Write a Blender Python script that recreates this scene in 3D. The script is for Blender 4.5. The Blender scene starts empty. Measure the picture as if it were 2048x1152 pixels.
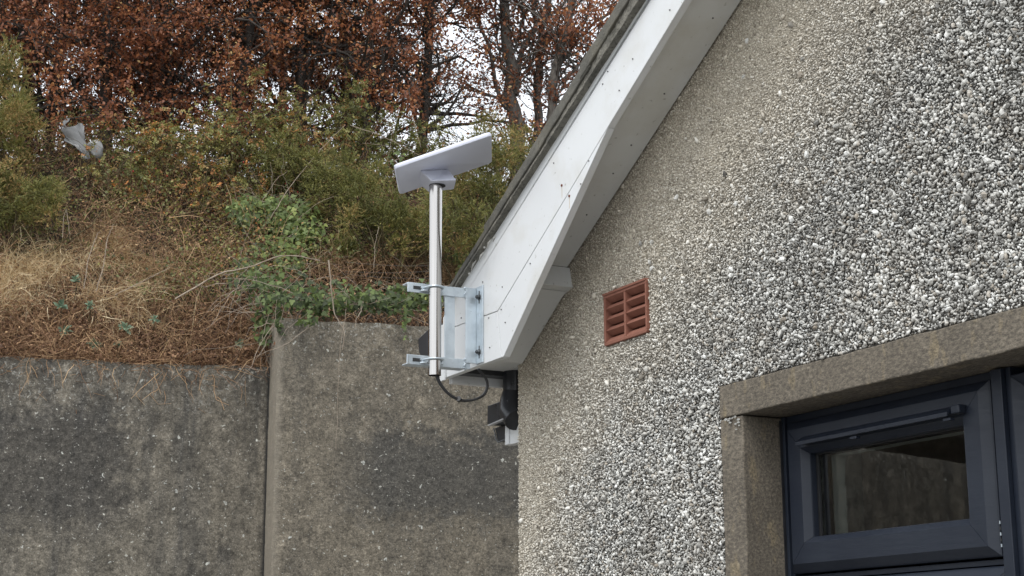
import bpy, bmesh, math, random
import numpy as np
from mathutils import Vector, Matrix, noise as mnoise
R_ = math.radians
rng = np.random.default_rng(7)
random.seed(7)
SC = bpy.context.scene
COL = SC.collection

# ------------------------------------------------------------ camera, world, sun, exposure
F_PX, PITCH, ROLL, AZ = 3300.0, R_(13.03484427), R_(-0.25328474), R_(27.52040377)
CAM = np.array([0.0, 0.0, 1.55])
fw = np.array([0, math.cos(PITCH), math.sin(PITCH)])
up0 = np.array([0, -math.sin(PITCH), math.cos(PITCH)])
ri0 = np.array([1.0, 0, 0])
RI = math.cos(ROLL) * ri0 + math.sin(ROLL) * up0
UP = -math.sin(ROLL) * ri0 + math.cos(ROLL) * up0
cam_d = bpy.data.cameras.new('camera')
cam = bpy.data.objects.new('camera', cam_d)
COL.objects.link(cam)
cam.matrix_world = Matrix(((RI[0], UP[0], -fw[0], CAM[0]), (RI[1], UP[1], -fw[1], CAM[1]), (RI[2], UP[2], -fw[2], CAM[2]), (0, 0, 0, 1)))
cam_d.sensor_width = 36.0
cam_d.lens = F_PX / 2048.0 * 36.0
cam_d.clip_start = 0.05
cam_d.clip_end = 1000
SC.camera = cam

SUN_EL, SUN_AZ = R_(58), R_(-150)          # azimuth clockwise from +Y
world = bpy.data.worlds.new('World')
SC.world = world
world.use_nodes = True
wn, wl = world.node_tree.nodes, world.node_tree.links
for n in list(wn): wn.remove(n)
w_out = wn.new('ShaderNodeOutputWorld'); w_bg = wn.new('ShaderNodeBackground')
w_sky = wn.new('ShaderNodeTexSky'); w_sky.sky_type = 'NISHITA'; w_sky.sun_disc = False
w_sky.sun_elevation = SUN_EL; w_sky.sun_rotation = SUN_AZ
w_sky.air_density = 1.0; w_sky.dust_density = 3.0; w_sky.ozone_density = 1.0
w_hsv = wn.new('ShaderNodeHueSaturation'); w_hsv.inputs['Saturation'].default_value = 0.18
w_mix = wn.new('ShaderNodeMix'); w_mix.data_type = 'RGBA'; w_mix.inputs[0].default_value = 0.55
w_mix.inputs[7].default_value = (9.6, 10.2, 10.9, 1)        # even cloud cover
wl.new(w_sky.outputs[0], w_hsv.inputs['Color']); wl.new(w_hsv.outputs[0], w_mix.inputs[6])
wl.new(w_mix.outputs[2], w_bg.inputs['Color']); w_bg.inputs['Strength'].default_value = 0.14
wl.new(w_bg.outputs[0], w_out.inputs['Surface'])
sd = bpy.data.lights.new('sun', 'SUN'); sun = bpy.data.objects.new('sun', sd); COL.objects.link(sun)
sd.energy = 1.1; sd.angle = R_(25); sd.color = (1.0, 0.97, 0.92)
sdir = Vector((math.sin(SUN_AZ) * math.cos(SUN_EL), math.cos(SUN_AZ) * math.cos(SUN_EL), math.sin(SUN_EL)))
sun.rotation_euler = sdir.to_track_quat('Z', 'Y').to_euler()
SC.view_settings.view_transform = 'Standard'
SC.view_settings.look = 'None'
SC.view_settings.gamma = 1.0
SC.view_settings.use_curve_mapping = False
SC.view_settings.exposure = 0.55
SC.render.engine = 'CYCLES'
SC.cycles.max_bounces = 6; SC.cycles.diffuse_bounces = 3; SC.cycles.glossy_bounces = 3
SC.cycles.transparent_max_bounces = 8; SC.cycles.transmission_bounces = 4

# ------------------------------------------------------------ survey: turning measured sight lines into places
def ray(x, y):
    return RI * ((x - 1024) / F_PX) + UP * ((576 - y) / F_PX) + fw
def proj(P):
    D = np.atleast_2d(P) - CAM
    a, b, c = D @ RI, D @ UP, D @ fw
    return 1024 + F_PX * a / c, 576 - F_PX * b / c
XL = np.array([math.sin(AZ), -math.cos(AZ), 0.0]); YL = np.array([math.cos(AZ), math.sin(AZ), 0.0])
C0 = np.array([0.01737595, 4.72463672, 0.0])         # foot of the house corner
D0 = 2.1984965
HOUSE_ROT = AZ - math.pi / 2
def W(x, y, off=0.0):            # sight line -> house frame on the plane y = off
    r = ray(x, y); t = (D0 + off) / (r @ YL); p = CAM + r * t - C0
    return np.array([p @ XL, p @ YL, p[2]])
def X(x, y, lx):                 # sight line -> house frame on the plane x = lx
    r = ray(x, y); t = (lx - (CAM - C0) @ XL) / (r @ XL); p = CAM + r * t - C0
    return np.array([p @ XL, p @ YL, p[2]])
def L2W(v): return C0 + v[0] * XL + v[1] * YL + np.array([0, 0, v[2]])
# frame of the retaining wall: x2 along it to the right, y2 into the bank
AZ2 = R_(74)
X2 = np.array([math.sin(AZ2), math.cos(AZ2), 0.0]); Y2 = np.array([-math.cos(AZ2), math.sin(AZ2), 0.0])
_r = ray(557, 636); O2 = CAM + _r * (9.0 / _r[1]); ZR = O2[2]; O2 = O2.copy(); O2[2] = 0
BANK_ROT = math.pi / 2 - AZ2
def B(x, y, off):                # sight line -> bank frame on plane y2 = off
    r = ray(x, y); t = ((O2 - CAM) @ Y2 + off) / (r @ Y2); p = CAM + r * t - O2
    return np.array([p @ X2, p @ Y2, p[2]])
def B2W(P):
    P = np.atleast_2d(P); return O2 + P[:, :1] * X2 + P[:, 1:2] * Y2 + P[:, 2:3] * np.array([0, 0, 1.0])

# ------------------------------------------------------------ helpers
def tag(o, label=None, cat=None, group=None, kind=None):
    if label: o['label'] = label
    if cat: o['category'] = cat
    if group: o['group'] = group
    if kind: o['kind'] = kind
    return o
def empty(name, loc, rz=0.0, parent=None):
    o = bpy.data.objects.new(name, None); COL.objects.link(o)
    o.location = loc; o.rotation_euler = (0, 0, rz); o.empty_display_size = 0.1
    if parent: o.parent = parent
    return o
def link_mesh(name, me, mat, parent=None, smooth=False, bevel=0.0):
    if mat is not None: me.materials.append(mat)
    o = bpy.data.objects.new(name, me); COL.objects.link(o)
    if parent: o.parent = parent
    if smooth:
        me.polygons.foreach_set('use_smooth', [True] * len(me.polygons))
    if bevel:
        m = o.modifiers.new('bevel', 'BEVEL'); m.width = bevel; m.segments = 2; m.limit_method = 'ANGLE'; m.angle_limit = R_(35)
        m.harden_normals = False
    return o
class MB:
    def __init__(s, off=(0, 0, 0)): s.v = []; s.f = []; s.o = np.array(off, float)
    def add(s, vs, fs):
        n = len(s.v); s.v += [tuple(np.array(v, float) - s.o) for v in vs]; s.f += [tuple(i + n for i in f) for f in fs]
    def box(s, x0, x1, y0, y1, z0, z1):
        s.add([(x0, y0, z0), (x1, y0, z0), (x1, y1, z0), (x0, y1, z0), (x0, y0, z1), (x1, y0, z1), (x1, y1, z1), (x0, y1, z1)],
              [(0, 3, 2, 1), (4, 5, 6, 7), (0, 1, 5, 4), (1, 2, 6, 5), (2, 3, 7, 6), (3, 0, 4, 7)])
    def prism_y(s, poly, y0, y1):          # polygon of (x,z), front at y0
        n = len(poly)
        a = sum(poly[i][0] * poly[(i + 1) % n][1] - poly[(i + 1) % n][0] * poly[i][1] for i in range(n))
        if a < 0: poly = poly[::-1]
        s.add([(p[0], y0, p[1]) for p in poly] + [(p[0], y1, p[1]) for p in poly],
              [tuple(range(n)), tuple(range(2 * n - 1, n - 1, -1))] + [(i, i + n, (i + 1) % n + n, (i + 1) % n) for i in range(n)])
    def prism_x(s, poly, x0, x1):          # polygon of (y,z)
        n = len(poly)
        a = sum(poly[i][0] * poly[(i + 1) % n][1] - poly[(i + 1) % n][0] * poly[i][1] for i in range(n))
        if a < 0: poly = poly[::-1]
        s.add([(x1, p[0], p[1]) for p in poly] + [(x0, p[0], p[1]) for p in poly],
              [tuple(range(n)), tuple(range(2 * n - 1, n - 1, -1))] + [(i, i + n, (i + 1) % n + n, (i + 1) % n) for i in range(n)])
    def hexa(s, b, t):                      # bottom 4, top 4
        s.add(list(b) + list(t), [(0, 3, 2, 1), (4, 5, 6, 7), (0, 1, 5, 4), (1, 2, 6, 5), (2, 3, 7, 6), (3, 0, 4, 7)])
    def tube(s, pts, r, n=10, cap=True):
        pts = [np.array(p, float) for p in pts]; rs = r if hasattr(r, '__len__') else [r] * len(pts)
        vs = []; prev = None
        for i, p in enumerate(pts):
            t = pts[min(i + 1, len(pts) - 1)] - pts[max(i - 1, 0)]; t /= np.linalg.norm(t) + 1e-12
            if prev is None:
                a = np.array([0, 0, 1.0]) if abs(t[2]) < 0.9 else np.array([1.0, 0, 0]); u = np.cross(t, a)
            else: u = prev - t * (prev @ t)
            u /= np.linalg.norm(u); prev = u; w = np.cross(t, u)
            vs += [p + rs[i] * (math.cos(q) * u + math.sin(q) * w) for q in [2 * math.pi * k / n for k in range(n)]]
        fs = [(i * n + k, i * n + (k + 1) % n, (i + 1) * n + (k + 1) % n, (i + 1) * n + k) for i in range(len(pts) - 1) for k in range(n)]
        if cap: fs += [tuple(range(n))[::-1], tuple(range((len(pts) - 1) * n, len(pts) * n))]
        s.add(vs, fs)
    def build(s, name, mat, parent=None, smooth=False, bevel=0.0):
        me = bpy.data.meshes.new(name); me.from_pydata([tuple(v) for v in s.v], [], s.f); me.update()
        bm = bmesh.new(); bm.from_mesh(me); bmesh.ops.recalc_face_normals(bm, faces=bm.faces); bm.to_mesh(me); bm.free()
        return link_mesh(name, me, mat, parent, smooth, bevel)
def smooth_angle(o, ang=40):
    me = o.data
    me.polygons.foreach_set('use_smooth', [True] * len(me.polygons))
    bm = bmesh.new(); bm.from_mesh(me)
    for e in bm.edges:
        if len(e.link_faces) == 2 and e.calc_face_angle(0) > R_(ang): e.smooth = False
    bm.to_mesh(me); bm.free(); return o
def np_mesh(name, V, Fc, mat, parent=None, tone=None, smooth=False):
    """V (n,3), Fc (m,k) uniform polygons"""
    me = bpy.data.meshes.new(name); V = np.ascontiguousarray(V, np.float32); Fc = np.ascontiguousarray(Fc, np.int32)
    m, k = Fc.shape
    me.vertices.add(len(V)); me.vertices.foreach_set('co', V.ravel())
    me.loops.add(m * k); me.loops.foreach_set('vertex_index', Fc.ravel())
    me.polygons.add(m); me.polygons.foreach_set('loop_start', np.arange(0, m * k, k, dtype=np.int32))
    me.polygons.foreach_set('loop_total', np.full(m, k, np.int32))
    if smooth: me.polygons.foreach_set('use_smooth', np.ones(m, bool))
    if tone is not None:
        a = me.attributes.new('tone', 'FLOAT', 'POINT'); a.data.foreach_set('value', np.ascontiguousarray(tone, np.float32))
    me.update(calc_edges=True); me.validate()
    return link_mesh(name, me, mat, parent)

# ------------------------------------------------------------ materials
class NT:
    def __init__(s, name):
        s.m = bpy.data.materials.new(name); s.m.use_nodes = True; s.t = s.m.node_tree; s.n = s.t.nodes; s.l = s.t.links
        s.b = s.n['Principled BSDF']; s.tc = s.n.new('ShaderNodeTexCoord')
    def node(s, t, **k):
        n = s.n.new(t)
        for a, v in k.items(): setattr(n, a, v)
        return n
    def src(s, v, inp):
        if isinstance(v, (int, float)): inp.default_value = v
        elif isinstance(v, tuple): inp.default_value = v if len(v) == len(inp.default_value) else v + (1,)
        else: s.l.new(v, inp)
    def vec(s, scale=(1, 1, 1), rot=(0, 0, 0), loc=(0, 0, 0)):
        m = s.node('ShaderNodeMapping'); s.l.new(s.tc.outputs['Object'], m.inputs[0])
        m.inputs['Scale'].default_value = scale; m.inputs['Rotation'].default_value = rot; m.inputs['Location'].default_value = loc
        return m.outputs[0]
    def noise(s, scale, detail=4, rough=0.55, v=None, dist=0.0):
        n = s.node('ShaderNodeTexNoise'); n.inputs['Scale'].default_value = scale; n.inputs['Detail'].default_value = detail
        n.inputs['Roughness'].default_value = rough; n.inputs['Distortion'].default_value = dist
        s.l.new(v if v is not None else s.tc.outputs['Object'], n.inputs['Vector']); return n.outputs['Fac']
    def voro(s, scale, v=None, feat='F1', out='Distance', rand=1.0):
        n = s.node('ShaderNodeTexVoronoi'); n.feature = feat; n.inputs['Scale'].default_value = scale
        n.inputs['Randomness'].default_value = rand
        s.l.new(v if v is not None else s.tc.outputs['Object'], n.inputs['Vector']); return n.outputs[out]
    def ramp(s, f, stops, interp='LINEAR'):
        r = s.node('ShaderNodeValToRGB'); s.l.new(f, r.inputs[0]); cr = r.color_ramp; cr.interpolation = interp
        while len(cr.elements) < len(stops): cr.elements.new(0.5)
        for e, (p, c) in zip(cr.elements, stops):
            e.position = p; e.color = (c, c, c, 1) if isinstance(c, (int, float)) else tuple(c) + (1,)
        return r.outputs[0]
    def mapr(s, f, a, b, c=0.0, d=1.0):
        m = s.node('ShaderNodeMapRange'); m.inputs[1].default_value = a; m.inputs[2].default_value = b
        m.inputs[3].default_value = c; m.inputs[4].default_value = d; s.l.new(f, m.inputs[0]); return m.outputs[0]
    def mix(s, f, a, b, mode='MIX'):
        m = s.node('ShaderNodeMix'); m.data_type = 'RGBA'; m.blend_type = mode
        s.src(f, m.inputs[0]); s.src(a, m.inputs[6]); s.src(b, m.inputs[7]); return m.outputs[2]
    def math(s, op, a, b=0.0, c=None):
        m = s.node('ShaderNodeMath'); m.operation = op; s.src(a, m.inputs[0]); s.src(b, m.inputs[1])
        if c is not None: s.src(c, m.inputs[2])
        return m.outputs[0]
    def sep(s, v=None):
        n = s.node('ShaderNodeSeparateXYZ'); s.l.new(v if v is not None else s.tc.outputs['Object'], n.inputs[0]); return n.outputs
    def bump(s, h, strength=0.5, dist=0.01):
        n = s.node('ShaderNodeBump'); n.inputs['Strength'].default_value = strength; n.inputs['Distance'].default_value = dist
        s.l.new(h, n.inputs['Height']); s.l.new(n.outputs[0], s.b.inputs['Normal']); return n
    def col(s, c): s.src(c, s.b.inputs['Base Color'])
    def rough(s, r): s.src(r, s.b.inputs['Roughness'])
    def attr(s, name):
        a = s.node('ShaderNodeAttribute'); a.attribute_name = name; return a.outputs['Fac']
    def island(s):
        g = s.node('ShaderNodeNewGeometry'); return g.outputs['Random Per Island']

def m_pvc(name='white_pvc', base=(0.66, 0.67, 0.675), dirt=0.7):
    t = NT(name); n = t.noise(6, 6, 0.6); n2 = t.noise(60, 3, 0.6); n3 = t.noise(1.7, 3)
    c = t.mix(t.math('MULTIPLY', t.mapr(n, 0.5, 0.8), dirt), base, (0.52, 0.50, 0.44))
    c = t.mix(t.math('MULTIPLY', t.mapr(n2, 0.66, 0.75), dirt), c, (0.30, 0.29, 0.25))
    c = t.mix(t.math('MULTIPLY', t.mapr(n3, 0.45, 0.7), 0.25 * dirt), c, (0.55, 0.56, 0.52))
    t.col(c); t.rough(t.mapr(n, 0.3, 0.7, 0.28, 0.5)); t.bump(n3, 0.05, 0.01); return t.m
M = {}
M['pvc'] = m_pvc()
M['pvc_soffit'] = m_pvc('soffit_pvc', (0.62, 0.62, 0.60), 0.9)
def m_simple(name, c, r=0.5, metal=0.0, nscale=20, var=0.25, bump=0.0, bscale=60, bd=0.002):
    t = NT(name); n = t.noise(nscale, 5, 0.6)
    t.col(t.mix(t.mapr(n, 0.3, 0.7), tuple(x * (1 - var) for x in c), tuple(min(1, x * (1 + var)) for x in c)))
    t.rough(t.mapr(n, 0.3, 0.7, max(0.02, r - 0.08), r + 0.08)); t.b.inputs['Metallic'].default_value = metal
    if bump: t.bump(t.noise(bscale, 4, 0.6), bump, bd)
    return t.m
M['black'] = m_simple('black_upvc', (0.016, 0.017, 0.020), 0.35, var=0.3)
M['cable'] = m_simple('black_cable_sheath', (0.012, 0.012, 0.013), 0.45)
M['seam'] = m_simple('dark_gap', (0.03, 0.03, 0.03), 0.8)
M['screw'] = m_simple('weathered_pin', (0.10, 0.10, 0.10), 0.5)
M['rust'] = m_simple('rusty_pin', (0.13, 0.035, 0.015), 0.8)
M['dish'] = m_simple('dish_plastic', (0.69, 0.71, 0.81), 0.38, var=0.03, nscale=5)
M['plaster'] = m_simple('interior_plaster', (0.86, 0.90, 0.86), 0.8, var=0.04)
M['room'] = m_simple('room_wall', (0.55, 0.52, 0.47), 0.9)
M['gasket'] = m_simple('rubber_gasket', (0.01, 0.01, 0.011), 0.6)
M['spacer'] = m_simple('glazing_spacer', (0.75, 0.78, 0.76), 0.4)

t = NT('galvanised_steel'); v = t.voro(55, out='Color'); n = t.noise(9, 5, 0.6); n2 = t.noise(130, 3)
sp = t.math('MULTIPLY', t.sep(v)[0], 0.35)
t.col(t.mix(t.mapr(n, 0.42, 0.72), (0.62, 0.68, 0.72), (0.38, 0.43, 0.47)))
t.b.inputs['Metallic'].default_value = 0.75; t.rough(t.math('ADD', sp, t.mapr(n, 0.3, 0.7, 0.22, 0.42))); t.bump(t.math('ADD', n2, n), 0.12, 0.002)
M['galv'] = t.m
t = NT('brushed_stainless'); n = t.noise(4, 3, 0.5, v=t.vec((60, 60, 0.6))); n2 = t.noise(5, 4, 0.6)
t.col(t.mix(t.mapr(n, 0.3, 0.7), (0.42, 0.40, 0.38), (0.52, 0.50, 0.48))); t.b.inputs['Metallic'].default_value = 1.0
t.rough(t.mapr(n2, 0.3, 0.7, 0.13, 0.2)); M['steel'] = t.m

t = NT('navy_woodgrain_frame'); g = t.noise(45, 6, 0.7, v=t.vec((0.35, 1, 3.0)), dist=0.8); n = t.noise(7, 4)
t.col(t.mix(t.mapr(n, 0.35, 0.7), (0.010, 0.014, 0.024), (0.016, 0.021, 0.032)))
t.rough(t.mapr(g, 0.35, 0.65, 0.36, 0.52)); t.bump(g, 0.30, 0.0012); t.b.inputs['Specular IOR Level'].default_value = 0.4
M['navy'] = t.m

t = NT('terracotta'); n = t.noise(18, 6, 0.65); n2 = t.noise(150, 4, 0.7)
c = t.mix(t.mapr(n, 0.3, 0.72), (0.190, 0.073, 0.047), (0.275, 0.118, 0.080)); c = t.mix(t.mapr(n2, 0.62, 0.75), c, (0.34, 0.16, 0.11))
t.col(c); t.rough(0.8); t.bump(n2, 0.35, 0.0015)
M['terra'] = t.m

t = NT('weathered_sandstone'); n = t.noise(7, 6, 0.65); n2 = t.noise(150, 6, 0.85, v=t.vec((0.5, 1, 1))); n3 = t.noise(22, 5, 0.6, v=t.vec((1.2, 1, 0.5)))
c = t.mix(t.mapr(n, 0.35, 0.68), (0.140, 0.119, 0.091), (0.212, 0.181, 0.139))
c = t.mix(t.mapr(n3, 0.56, 0.66), c, (0.26, 0.21, 0.135))
c = t.mix(t.mapr(n2, 0.40, 0.58), t.mix(0.75, c, (0.03, 0.026, 0.022)), c)
c = t.mix(t.mapr(n2, 0.58, 0.70), c, (0.33, 0.29, 0.22))
t.col(c); t.rough(0.92); t.bump(n2, 0.6, 0.0025)
M['stone'] = t.m

t = NT('grey_roof_tile'); n = t.noise(14, 6, 0.65); n2 = t.noise(90, 5, 0.7); n3 = t.noise(5, 4)
c = t.mix(t.mapr(n, 0.3, 0.7), (0.070, 0.068, 0.060), (0.155, 0.145, 0.12)); c = t.mix(t.mapr(n3, 0.5, 0.75), c, (0.15, 0.135, 0.10))
c = t.mix(t.mapr(n2, 0.64, 0.78), c, (0.24, 0.23, 0.20)); t.col(c); t.rough(0.95); t.bump(n2, 0.9, 0.005)
M['tile'] = t.m
t = NT('verge_mortar'); n = t.noise(20, 6, 0.7); n2 = t.noise(120, 5, 0.75)
c = t.mix(t.mapr(n, 0.35, 0.65), (0.11, 0.105, 0.09), (0.26, 0.245, 0.205)); c = t.mix(t.mapr(n2, 0.3, 0.5), (0.04, 0.038, 0.032), c)
t.col(c); t.rough(0.95); t.bump(n2, 1.0, 0.006)
M['mortar'] = t.m
M['mortar_white'] = m_simple('lime_bloom', (0.36, 0.355, 0.33), 0.9, bump=0.6, bscale=200)

# harling: the wall behind the chips, cream under the eaves; where weathered, shade of the deep gaps painted dark
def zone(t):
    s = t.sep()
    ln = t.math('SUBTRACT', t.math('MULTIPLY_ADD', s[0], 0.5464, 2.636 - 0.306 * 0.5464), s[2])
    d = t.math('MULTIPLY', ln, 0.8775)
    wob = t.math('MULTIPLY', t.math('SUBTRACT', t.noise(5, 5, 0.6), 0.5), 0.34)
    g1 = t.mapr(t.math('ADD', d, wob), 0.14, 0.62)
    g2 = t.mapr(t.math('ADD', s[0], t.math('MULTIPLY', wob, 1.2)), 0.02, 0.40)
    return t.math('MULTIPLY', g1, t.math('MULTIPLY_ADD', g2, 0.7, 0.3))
t = NT('render_between_chips'); z = zone(t); n = t.noise(170, 5, 0.7); n2 = t.noise(10, 4)
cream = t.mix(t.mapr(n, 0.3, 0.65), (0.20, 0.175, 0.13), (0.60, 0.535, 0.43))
dark = t.mix(t.mapr(n2, 0.4, 0.7), (0.05, 0.048, 0.044), (0.09, 0.08, 0.066))  # shade in the deep gaps between chips, put into the colour
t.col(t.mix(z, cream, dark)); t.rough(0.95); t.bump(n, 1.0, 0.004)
M['render'] = t.m
def m_chip(name, single=False):
    t = NT(name); z = zone(t)
    if single:
        oi = t.node('ShaderNodeObjectInfo'); r = oi.outputs['Random']
    else: r = t.island()
    r2 = t.math('FRACT', t.math('MULTIPLY', r, 17.31)); n = t.noise(8, 4)
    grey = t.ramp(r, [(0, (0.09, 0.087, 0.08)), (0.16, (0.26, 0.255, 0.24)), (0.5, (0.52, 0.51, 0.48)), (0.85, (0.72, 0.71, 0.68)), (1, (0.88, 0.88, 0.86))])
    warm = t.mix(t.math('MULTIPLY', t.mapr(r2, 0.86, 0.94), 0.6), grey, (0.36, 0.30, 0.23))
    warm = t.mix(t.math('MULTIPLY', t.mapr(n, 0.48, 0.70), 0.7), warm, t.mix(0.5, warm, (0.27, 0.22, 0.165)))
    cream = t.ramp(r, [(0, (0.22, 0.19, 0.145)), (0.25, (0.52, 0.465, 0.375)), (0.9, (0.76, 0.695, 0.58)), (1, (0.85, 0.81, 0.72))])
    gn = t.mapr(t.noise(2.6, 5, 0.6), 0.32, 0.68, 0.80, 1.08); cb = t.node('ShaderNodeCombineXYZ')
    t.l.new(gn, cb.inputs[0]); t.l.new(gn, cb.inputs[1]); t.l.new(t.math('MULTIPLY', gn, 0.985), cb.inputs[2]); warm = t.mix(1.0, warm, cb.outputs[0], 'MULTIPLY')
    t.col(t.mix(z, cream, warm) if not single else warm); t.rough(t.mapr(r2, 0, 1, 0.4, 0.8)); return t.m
M['chip'] = m_chip('quartz_chips'); M['chip1'] = m_chip('quartz_chip_single', True)

# poured concrete of the retaining wall (bank frame: x along, z up)
def m_conc(name, right):
    t = NT(name); s = t.sep()
    n1 = t.noise(1.6, 6, 0.62); n2 = t.noise(9, 7, 0.68); n3 = t.noise(55, 6, 0.75); st = t.noise(3.2, 5, 0.6, v=t.vec((1.6, 1, 0.2)))
    n4 = t.noise(26, 5, 0.7)
    if right: base = t.mix(t.mapr(n2, 0.34, 0.66), (0.125, 0.107, 0.080), (0.270, 0.232, 0.175))
    else: base = t.mix(t.mapr(n2, 0.34, 0.68), (0.135, 0.119, 0.093), (0.270, 0.238, 0.187))
    base = t.mix(t.math('MULTIPLY', t.mapr(st, 0.45, 0.62), 0.75 if not right else 0.35), base, (0.060, 0.058, 0.054))
    warp = t.math('ADD', t.math('MULTIPLY', t.math('SUBTRACT', n2, 0.5), 0.55), t.math('MULTIPLY', t.math('SUBTRACT', n4, 0.5), 0.35)); wz = t.math('ADD', s[2], warp); wx = t.math('ADD', s[0], warp)
    def band(a, lo, hi, soft):
        return t.math('MULTIPLY', t.mapr(a, lo - soft, lo + soft), t.mapr(a, hi - soft, hi + soft, 1, 0))
    if right:
        a = B(700, 860, 0); b = B(1040, 1040, 0)
        msk = t.math('MULTIPLY', band(wx, a[0], b[0] + 0.8, 0.16), band(wz, b[2], a[2], 0.07))
        base = t.mix(t.math('MULTIPLY', msk, 0.8), base, t.mix(t.mapr(n4, 0.3, 0.7), (0.046, 0.045, 0.042), (0.085, 0.081, 0.072)))
    else:
        a = B(-40, 800, 0.3); b = B(260, 1060, 0.3)
        msk = t.math('MULTIPLY', band(wx, a[0], b[0], 0.12), band(wz, b[2], a[2], 0.10))
        base = t.mix(t.math('MULTIPLY', msk, 0.7), base, (0.042, 0.040, 0.038))
        a = B(415, 970, 0.3); b = B(462, 1100, 0.3)
        msk = t.math('MULTIPLY', band(t.math('ADD', s[0], t.math('MULTIPLY', warp, 0.25)), a[0], b[0], 0.02), band(wz, b[2], a[2] + 0.05, 0.05))
        base = t.mix(t.math('MULTIPLY', msk, 0.45), base, (0.19, 0.165, 0.125))
    base = t.mix(t.math('MULTIPLY', t.mapr(n1, 0.56, 0.68), 0.55), base, (0.185, 0.165, 0.13))
    # aggregate speckle, pits and lichen
    ag = t.noise(120, 4, 0.8)
    base = t.mix(t.math('MULTIPLY', t.mapr(ag, 0.40, 0.64, 1, 0), 0.42), base, (0.028, 0.026, 0.023))
    base = t.mix(t.math('MULTIPLY', t.mapr(ag, 0.58, 0.70), 0.6), base, (0.27, 0.25, 0.21))
    base = t.mix(t.math('MULTIPLY', t.mapr(n3, 0.60, 0.72), 0.65), base, (0.30, 0.28, 0.24))
    base = t.mix(t.math('MULTIPLY', t.mapr(n3, 0.42, 0.30), 0.75), base, (0.018, 0.017, 0.015))
    wv = t.node('ShaderNodeMix'); wv.data_type = 'VECTOR'; wv.inputs[0].default_value = 0.06
    nn = t.node('ShaderNodeTexNoise'); nn.inputs['Scale'].default_value = 30; nn.inputs['Detail'].default_value = 3; t.l.new(t.tc.outputs['Object'], nn.inputs['Vector'])
    t.l.new(t.tc.outputs['Object'], wv.inputs[4]); t.l.new(nn.outputs['Color'], wv.inputs[5]); wvo = wv.outputs[1]
    for sc, thr, gate, colr in ((7.0, 0.10, 0.80, (0.50, 0.50, 0.45)), (16.0, 0.15, 0.80, (0.44, 0.44, 0.40)), (34.0, 0.22, 0.86, (0.42, 0.41, 0.36)), (70.0, 0.26, 0.86, (0.38, 0.37, 0.33))):
        vd = t.node('ShaderNodeTexVoronoi'); vd.inputs['Scale'].default_value = sc; t.l.new(wvo, vd.inputs['Vector'])
        rr = t.sep(vd.outputs['Color'])
        m = t.math('MULTIPLY', t.mapr(vd.outputs['Distance'], thr, thr * 0.72), t.mapr(rr[0], gate, gate + 0.02))
        m = t.math('MULTIPLY', m, t.mapr(n4, 0.25, 0.5, 0.35, 1))
        base = t.mix(m, base, colr)
    # pale crust near the top of the wall
    fm = t.noise(48, 8, 0.82); fm2 = t.noise(15, 6, 0.7)
    mul = t.math('MULTIPLY', t.mapr(fm, 0.36, 0.64, 0.42, 1.55), t.mapr(fm2, 0.35, 0.65, 0.78, 1.26))
    cmb = t.node('ShaderNodeCombineXYZ')
    for q_ in range(3): t.l.new(mul, cmb.inputs[q_])
    base = t.mix(1.0, base, cmb.outputs[0], 'MULTIPLY')
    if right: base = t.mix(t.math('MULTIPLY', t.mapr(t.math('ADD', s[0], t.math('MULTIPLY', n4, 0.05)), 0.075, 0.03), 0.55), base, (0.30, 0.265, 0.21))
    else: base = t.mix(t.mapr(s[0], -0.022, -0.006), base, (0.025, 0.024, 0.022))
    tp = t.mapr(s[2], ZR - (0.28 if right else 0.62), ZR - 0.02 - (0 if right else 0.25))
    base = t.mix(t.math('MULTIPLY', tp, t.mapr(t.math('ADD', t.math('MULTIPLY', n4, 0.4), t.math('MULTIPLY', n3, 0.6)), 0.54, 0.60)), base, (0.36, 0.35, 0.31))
    t.col(base); t.rough(0.93)
    t.bump(t.math('ADD', t.math('MULTIPLY', n3, 0.6), n4), 0.8, 0.012); return t.m
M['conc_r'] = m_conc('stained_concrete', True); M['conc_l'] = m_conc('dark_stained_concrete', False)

def m_leaf(name, stops, trans=0.25, rough=0.55):
    t = NT(name); f = t.attr('tone'); c = t.ramp(f, stops); t.col(c); t.rough(rough)
    tr = t.node('ShaderNodeBsdfTranslucent'); t.l.new(c, tr.inputs['Color'])
    mx = t.node('ShaderNodeMixShader'); mx.inputs[0].default_value = trans
    t.l.new(t.b.outputs[0], mx.inputs[1]); t.l.new(tr.outputs[0], mx.inputs[2])
    t.l.new(mx.outputs[0], t.n['Material Output'].inputs['Surface']); return t.m
M['beech'] = m_leaf('copper_beech_leaf', [(0, (0.077, 0.037, 0.025)), (0.35, (0.255, 0.091, 0.046)), (0.7, (0.443, 0.179, 0.074)), (0.92, (0.682, 0.358, 0.137)), (1, (0.850, 0.628, 0.294))], 0.42, 0.55)
M['rose'] = m_leaf('rose_leaf', [(0, (0.060, 0.068, 0.024)), (0.4, (0.158, 0.169, 0.050)), (0.62, (0.270, 0.257, 0.072)), (0.78, (0.390, 0.182, 0.072)), (1, (0.660, 0.270, 0.060))], 0.3)
M['gorse'] = m_leaf('gorse_needles', [(0, (0.054, 0.057, 0.017)), (0.4, (0.162, 0.167, 0.043)), (0.72, (0.284, 0.270, 0.073)), (0.88, (0.405, 0.310, 0.111)), (1, (0.513, 0.322, 0.137))], 0.2)
M['ivy'] = m_leaf('ivy_leaf', [(0, (0.030, 0.046, 0.011)), (0.5, (0.101, 0.144, 0.033)), (0.85, (0.203, 0.258, 0.067)), (1, (0.351, 0.372, 0.095))], 0.25, 0.6)
M['dead'] = m_leaf('dead_bracken', [(0, (0.065, 0.033, 0.020)), (0.4, (0.215, 0.114, 0.062)), (0.75, (0.415, 0.254, 0.138)), (1, (0.658, 0.442, 0.241))], 0.15, 0.8)
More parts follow.
